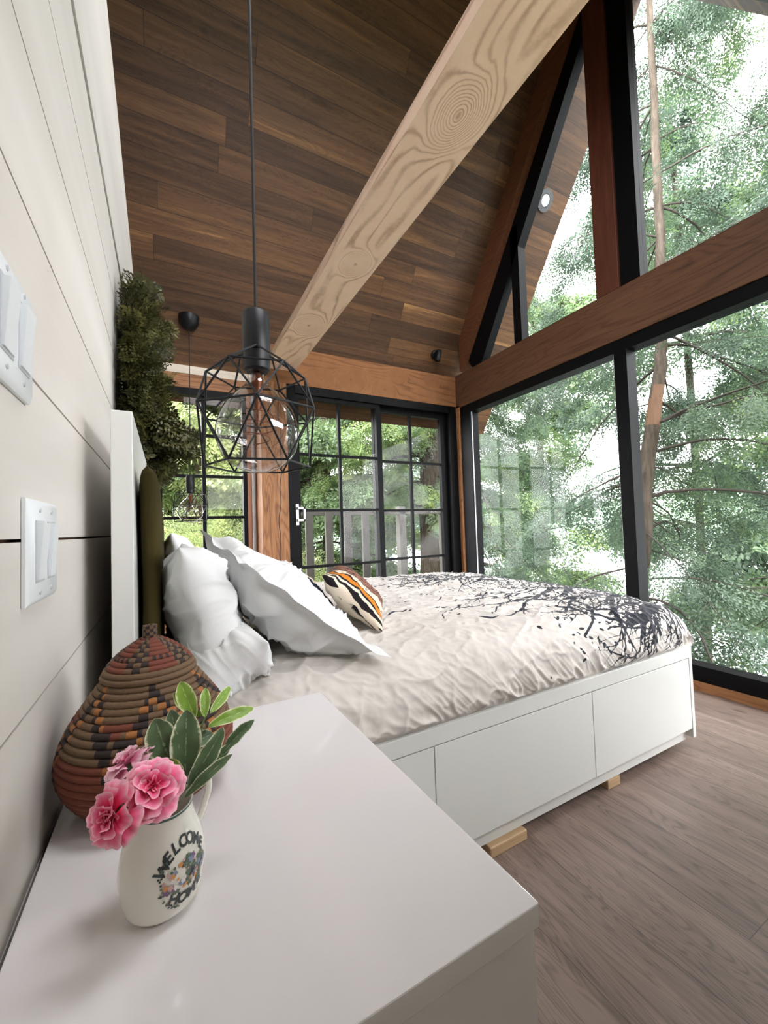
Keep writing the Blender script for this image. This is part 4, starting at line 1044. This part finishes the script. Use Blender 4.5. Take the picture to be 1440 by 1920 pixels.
def foliage(name, pos, dirs, scl, roll, tmpl, mat, parent, tone=None):
    pos = np.asarray(pos); dirs = np.asarray(dirs); N = len(pos)
    Rm = frames(dirs, roll); K_ = tmpl.shape[0]; T = tmpl.reshape(-1, 3)
    V = np.einsum('nij,kj->nki', Rm, T) * np.asarray(scl)[:, None, None] + pos[:, None, :]
    V = V.reshape(-1, 3); F = np.arange(len(V), dtype=np.int32).reshape(-1, 4)
    o = mesh(name, V, F, mat, parent)
    t = np.repeat(rng.random(N) if tone is None else tone, K_ * 4) + np.repeat(rng.normal(0, .08, N * K_), 4)
    at = o.data.attributes.new('tone', 'FLOAT', 'POINT'); at.data.foreach_set('value', np.clip(t, 0, 1).astype(np.float32))
    return o

M['bare'] = wood('bare_reddish_wood', [(0, srgb(88, 62, 44)), (1, srgb(122, 92, 68))], 'z')
T_FINE = spray_template(7, 4, .085, 1)
T_MID = spray_template(5, 3, .13, 2)

def add_tubes(acc, pts, radii, n):
    V, F = tube_vf(pts, radii, n, cap=False); k = len(acc[0]); acc[0].extend(V); acc[1].extend([tuple(i + k for i in f) for f in F])

def conifer(label, trunk, r0, r1, nb, zr, blen, mat, seed, tmpl, ssc=.42, dens=1.0, az=None, group=None, name='conifer', bend=-.25, cat='tree', bark=None, sub=6, rb=.03, up0=(-.1, .25), bare=None):
    R = random.Random(seed); tp = catmull(trunk, 6); n = len(tp)
    root = empty(name, tp[0], label, cat, group)
    rad = [r0 + (r1 - r0) * i / (n - 1) for i in range(n)]
    acc = ([], []); add_tubes(acc, [p + Vector((R.gauss(0, r0 * .05), R.gauss(0, r0 * .05), 0)) for p in tp], rad, 14)
    mi_ = None
    if bare: mi_ = [1 if bare[0] < sum(acc[0][i].z for i in f) / 4 < bare[1] + .12 * math.sin(k) and sum(acc[0][i].y + acc[0][i].x * .5 for i in f) / 4 < min(tp, key=lambda q: abs(q.z - acc[0][f[0]].z)).y + min(tp, key=lambda q: abs(q.z - acc[0][f[0]].z)).x * .5 + .03 else 0 for k, f in enumerate(acc[1])]
    tr = mesh('trunk', acc[0], acc[1], [bark or M['bark'], M['bare']], root, None, True, mi_)
    pos = []; dr = []; sc = []; tw = ([], [])
    zs = [p.z for p in tp]
    for b in range(nb):
        z0 = zr[0] + (zr[1] - zr[0]) * (b + R.random()) / nb
        i = min(range(n), key=lambda k: abs(zs[k] - z0)); o = tp[i]
        a = R.uniform(0, 2 * math.pi) if az is None else math.radians(R.uniform(*az[R.randrange(len(az))]))
        L = blen * R.uniform(.6, 1.1) * (1 - .45 * (z0 - zr[0]) / (zr[1] - zr[0] + 1e-6)); up_ = R.uniform(*up0); p = Vector(o); pts = [p.copy()]; st = L / 12
        for k in range(12):
            a += R.gauss(0, .13); up_ += bend / 12 * 1.6 + R.gauss(0, .09)
            p = p + Vector((math.cos(a), math.sin(a), up_)).normalized() * st; pts.append(p.copy())
        br = rb * L / 2.5 * R.uniform(.7, 1.2)
        add_tubes(tw, pts, [max(.004, br * (1 - k / 13)) for k in range(13)], 6)
        for k in range(2, 13):
            for s_ in range(max(1, int(sub * dens * .5 + R.random()))):
                q = pts[k - 1].lerp(pts[k], R.random()); side = R.choice((-1, 1)); ta = a + side * R.uniform(.5, 1.3); tl = L * R.uniform(.12, .30) * (1.15 - k / 16); tu = R.uniform(-.35, .25)
                tp2 = [q.copy()]; e = q.copy()
                for m_ in range(4):
                    tu -= .10; ta += R.gauss(0, .15); e = e + Vector((math.cos(ta), math.sin(ta), tu)).normalized() * tl / 4; tp2.append(e.copy())
                add_tubes(tw, tp2, [max(.0025, br * .25 * (1 - j / 5)) for j in range(5)], 4)
                for m_ in range(1, 5):
                    for h in range(2 if R.random() < dens else 1):
                        d = Vector((math.cos(ta + R.gauss(0, .8)), math.sin(ta + R.gauss(0, .8)), tu - R.uniform(0, .55)))
                        pos.append(tuple(tp2[m_].lerp(tp2[m_ - 1], R.random()))); dr.append(tuple(d)); sc.append(ssc * R.uniform(.55, 1.15))
    mesh('branches', tw[0], tw[1], M['twig'], root, None, True)
    N = len(pos); tone = np.clip(np.array([.35 + .35 * vnoise(np.array([p[0] * 1.1]), np.array([p[2] * 1.1 + p[1]]), seed)[0] for p in pos]) + rng.normal(0, .16, N), 0, 1)
    foliage('foliage', pos, dr, sc, rng.normal(0, .7, N), tmpl, mat, root, tone)
    return root

# --- terrain, water, far shore
def bank():
    x = np.linspace(-14, 16, 61); y = np.linspace(-14, 26, 81); X, Y = np.meshgrid(x, y, indexing='ij')
    Z = -.6 - np.clip(X - 3.2, 0, 20) * .75 - np.clip(Y - 6, 0, 30) * .10 + .25 * fbm(X * .4, Y * .4, 4, 3)
    inside = (X > -3) & (X < 3.2) & (Y > -2) & (Y < 4.2); Z = np.where(inside, -.6, Z)
    Z = np.maximum(Z, -6.5)
    P = np.stack([X, Y, Z], -1).reshape(-1, 3); n, m_ = X.shape; idx = np.arange(n * m_).reshape(n, m_)
    F = np.stack([idx[:-1, :-1], idx[1:, :-1], idx[1:, 1:], idx[:-1, 1:]], -1).reshape(-1, 4)
    s = NT('forest_floor'); s.set(Base_Color=s.ramp(s.noise(s.coord(), 2.5, 6, .7), [(.3, srgb(74, 70, 50)), (.5, srgb(110, 112, 76)), (.7, srgb(140, 132, 104))]), Roughness=1.0)
    o = mesh('ground', P, F, s.m, None, None, True); props(o, kind='structure')
bank()
s = NT('lake_water'); s.set(Base_Color=srgb(150, 160, 160), Roughness=.08); s.b.inputs['IOR'].default_value = 1.45
s.bump(s.noise(s.map(s.coord(), (.6, 1.6, 1)), 1.5, 4), .25, .05)
props(MB().add([(-600, -900, -6), (900, -900, -6), (900, 900, -6), (-600, 900, -6)], [(0, 1, 2, 3)]).build('lake', s.m), kind='structure')
def shore():
    a = np.linspace(-.6, 2.2, 360); r = np.array([430, 440, 470, 520, 600.]); hh = np.array([0, .55, .85, 1.0, .9])
    A, Rr = np.meshgrid(a, r, indexing='ij'); H = np.tile(hh, (len(a), 1))
    prof = 26 + 12 * vnoise(A * 4, A * 0, 3) + 6 * vnoise(A * 14, A * 0, 5) + 2.5 * vnoise(A * 130, Rr * .1, 9)
    Z = -6 + H * prof; P = np.stack([np.cos(A) * Rr, np.sin(A) * Rr, Z], -1).reshape(-1, 3); n, m_ = A.shape; idx = np.arange(n * m_).reshape(n, m_)
    F = np.stack([idx[:-1, :-1], idx[1:, :-1], idx[1:, 1:], idx[:-1, 1:]], -1).reshape(-1, 4)
    s = NT('far_forest'); s.set(Base_Color=s.ramp(s.noise(s.coord(), .12, 5, .7), [(.3, srgb(96, 126, 104)), (.7, srgb(140, 164, 132))]), Roughness=1.0)
    props(mesh('far_shore', P, F, s.m, None, None, True), kind='structure')
shore()

# --- trees
conifer('slender leaning conifer with bare reddish patch, its trunk right of the gable window mullion',
        [(4.62, 3.0, -3.4), (4.62, 2.82, -.8), (4.6, 2.62, .45), (4.66, 2.53, 1.5), (4.78, 2.43, 2.4), (4.85, 2.40, 3.2), (4.9, 2.36, 5.2), (4.9, 2.36, 8.0)], .115, .028, 62, (-.1, 7.6), 2.5, M['fol_blue'], 3, T_FINE, .34, .6, [(-120, 150)], sub=3, rb=.018, bend=-.7, up0=(-.5, .5), bare=(2.0, 2.35))
conifer('tall dense conifer high outside the right edge of the upper gable window',
        [(5.8, .2, -4), (5.9, .2, 0), (5.9, .3, 5), (5.9, .3, 11)], .15, .07, 60, (-.6, 10), 2.9, M['fol_blue'], 8, T_FINE, .38, .7, [(60, 250)], sub=3, rb=.02, bend=-.8, up0=(-.5, .5))
conifer('conifer with long drooping boughs filling the left gable pane by the corner',
        [(4.85, 5.95, -3), (4.85, 5.95, 1), (4.85, 5.97, 6), (4.85, 5.95, 9)], .12, .06, 64, (-.2, 8.5), 3.0, M['fol_blue'], 14, T_FINE, .36, .7, [(230, 370)], sub=3, rb=.018, bend=-.9, up0=(-.5, .4))
conifer('hazy conifer standing farther down the bank toward the lake',
        [(9.5, 4.2, -5), (9.5, 4.2, 2), (9.5, 4.3, 10)], .09, .05, 40, (.5, 9), 3.0, M['fol_blue'], 21, T_MID, .6, .6, None, sub=2)
conifer('broad light green tree beyond the lake side of the gable',
        [(9, 1.2, -5.5), (9, 1.2, 0), (9.2, 1.0, 8)], .08, .05, 36, (.2, 8), 3.0, M['fol_green'], 23, T_MID, .6, .6, None, sub=2)
conifer('thick brown trunked tree behind the right panel of the sliding door',
        [(4.75, 6.9, -1.2), (4.8, 6.9, 1), (4.85, 6.9, 4), (4.9, 6.9, 8)], .24, .16, 30, (1.0, 7), 3.0, M['fol_green'], 31, T_FINE, .45, .9, [(130, 320)], sub=4)
conifer('leafy yellow green tree behind the left panel of the sliding door',
        [(3.0, 8.2, -1.3), (3.05, 8.2, 2), (3.0, 8.2, 8)], .13, .06, 40, (-.4, 7), 2.9, M['fol_green'], 37, T_MID, .55, 1.0, None, sub=4)
for k, (x, y, r) in enumerate([(.55, 8.6, .13), (.0, 9.4, .10), (1.5, 9.2, .12)]):
    conifer(['middle of the slim grey trunks behind the left bay window', 'leftmost slim grey trunk behind the left bay window', 'rightmost slim grey trunk behind the left bay window'][k],
            [(x, y, -1.5), (x + .05, y, 2), (x - .05, y, 9)], r, r * .6, 24, (1.2, 7), 2.4, M['fol_yellow'] if k != 1 else M['fol_green'], 50 + k, T_MID, .55, .9, None, sub=3, group='slim trees behind the left bay')
for k, (x, y) in enumerate([(9, 15), (5, 16), (1, 17), (13, 11), (16, 4.5)]):
    conifer(['distant green tree beyond the thick door trunk', 'distant green tree in the middle of the door view', 'distant green tree seen far through the left bay window', 'distant tree down the shore seen near the room corner', 'distant tree at the lake edge seen through the right gable pane'][k],
            [(x, y, -6 if x > 8 else -3), (x, y, 2), (x, y, 11)], .2, .08, 26, (-3 if x > 8 else -1, 10), 4.0, M['fol_green'] if k % 2 else M['fol_blue'], 70 + k, T_MID, 1.1, .8, None, sub=3, group='trees in the distance')

def shrub(label, c, rx, rz, n, mat, seed, ssc=.3, tmpl=None):
    R = random.Random(seed); root = empty('shrub', c, label, 'shrub', 'shrubs outside the windows'); pos = []; dr = []; acc = ([], [])
    for i in range(n):
        a = R.uniform(0, 6.28); e = R.uniform(.05, 1.5); q = R.uniform(.45, 1.0)
        d = Vector((math.cos(a) * math.cos(e), math.sin(a) * math.cos(e), math.sin(e)))
        p = Vector(c) + Vector((d.x * rx, d.y * rx, d.z * rz)) * q; pos.append(tuple(p)); dr.append((d.x, d.y, d.z * .5 + R.uniform(-.4, .3)))
        if i % 12 == 0: add_tubes(acc, [Vector(c), Vector(c) + (p - Vector(c)) * .5 + Vector((0, 0, .1)), p], [.012, .008, .003], 5)
    mesh('stems', acc[0], acc[1], M['twig'], root, None, True)
    foliage('foliage', pos, dr, [ssc * R.uniform(.6, 1.2) for _ in range(n)], rng.normal(0, .8, n), T_MID if tmpl is None else tmpl, mat, root)
shrub('bright yellow green bush low behind the left bay window', (.5, 7.0, -.9), 1.5, 2.0, 1500, M['fol_yellow'], 1)
shrub('yellow green bush lower left of the sliding door view', (2.0, 7.2, -1.1), 1.2, 1.5, 800, M['fol_yellow'], 2)
shrub('pale green shrub on the bank just below the gable sill, near the bed foot', (4.4, 2.4, -1.9), 1.3, 1.9, 1300, M['fol_blue'], 3)
shrub('green shrub on the bank below the gable sill toward the right', (4.7, .7, -2.1), 1.4, 2.0, 1300, M['fol_green'], 4)

# --- wreath on the shiplap wall above the headboard
wr = empty('cedar_wreath', (XL, 1.80, 1.52), 'thick dark green cedar wreath hanging on the white wall above the headboard', 'wreath')
pos = []; dr = []; scw = []; R = random.Random(9)
ringp = []
for i in range(36):
    a = 2 * math.pi * i / 36; ringp.append((XL + .035, 1.80 + .25 * math.cos(a), 1.54 + .25 * math.sin(a)))
MB().tube(ringp, .018, 8, closed=True).build('ring', M['twig'], wr, smooth=True)
for i in range(1500):
    a = R.uniform(0, 2 * math.pi); low = max(0, -math.sin(a))
    rr = .25 + R.gauss(0, .02); ph = R.uniform(-.2, math.pi + .2)
    tube = .038 + .012 * low; out = math.sin(ph) * tube; rad = rr + math.cos(ph) * tube
    p = (XL + .03 + max(0, out), 1.80 + rad * math.cos(a), 1.54 + rad * math.sin(a))
    tang = Vector((0, -math.sin(a), math.cos(a))) * R.choice((-1, 1)) * .7
    d = tang + Vector((R.uniform(.0, .5) * (.8 + .5 * low), math.cos(ph) * math.cos(a) * .8, math.cos(ph) * math.sin(a) * .8 - .55))
    pos.append(p); dr.append(tuple(d)); scw.append(R.uniform(.06, .125) * (1 + .25 * low))
for i in range(60):   # a longer spray sticking out at the bottom
    p = (XL + .07 + R.uniform(0, .04), 1.62 + R.uniform(-.12, .12), 1.31 + R.uniform(-.04, .04)); pos.append(p); dr.append((1.0, R.uniform(-.3, .5), R.uniform(-.5, -.05))); scw.append(R.uniform(.09, .14))
wf = foliage('cedar_sprays', pos, dr, scw, rng.normal(0, .9, len(pos)), spray_template(8, 5, .11, 5), M['fol_wreath'], wr)

vv_ = np.empty(len(wf.data.vertices) * 3, dtype=np.float32); wf.data.vertices.foreach_get('co', vv_); vv_[0::3] = np.maximum(vv_[0::3], .002 + rng.random(len(vv_) // 3) * .004); wf.data.vertices.foreach_set('co', vv_)
# --- deck and railing beyond the sliding door
struct(MB().box(1.1, 3.2, YW + .36, 4.45, -.12, -.02), 'deck', M['greywood'])
rl_ = empty('deck_railing', (2.0, 4.36, -.02), 'weathered grey wooden deck railing with wide slats outside the sliding door', 'railing')
MB().box(1.2, 3.3, 4.33, 4.40, 1.10, 1.16).build('top_rail', M['greywood'], rl_, bevel=.004)
MB().box(1.2, 3.3, 4.35, 4.38, .10, .16).build('bottom_rail', M['greywood'], rl_)
for x0 in (1.345, 1.575, 1.80, 2.03): MB().box(x0, x0 + .085, 4.30, 4.33, .02, 1.14).build('slat', M['greywood'], rl_)
for x0 in (2.55, 3.2): MB().box(x0, x0 + .09, 4.33, 4.42, -.1, 1.2).build('post', M['greywood'], rl_)
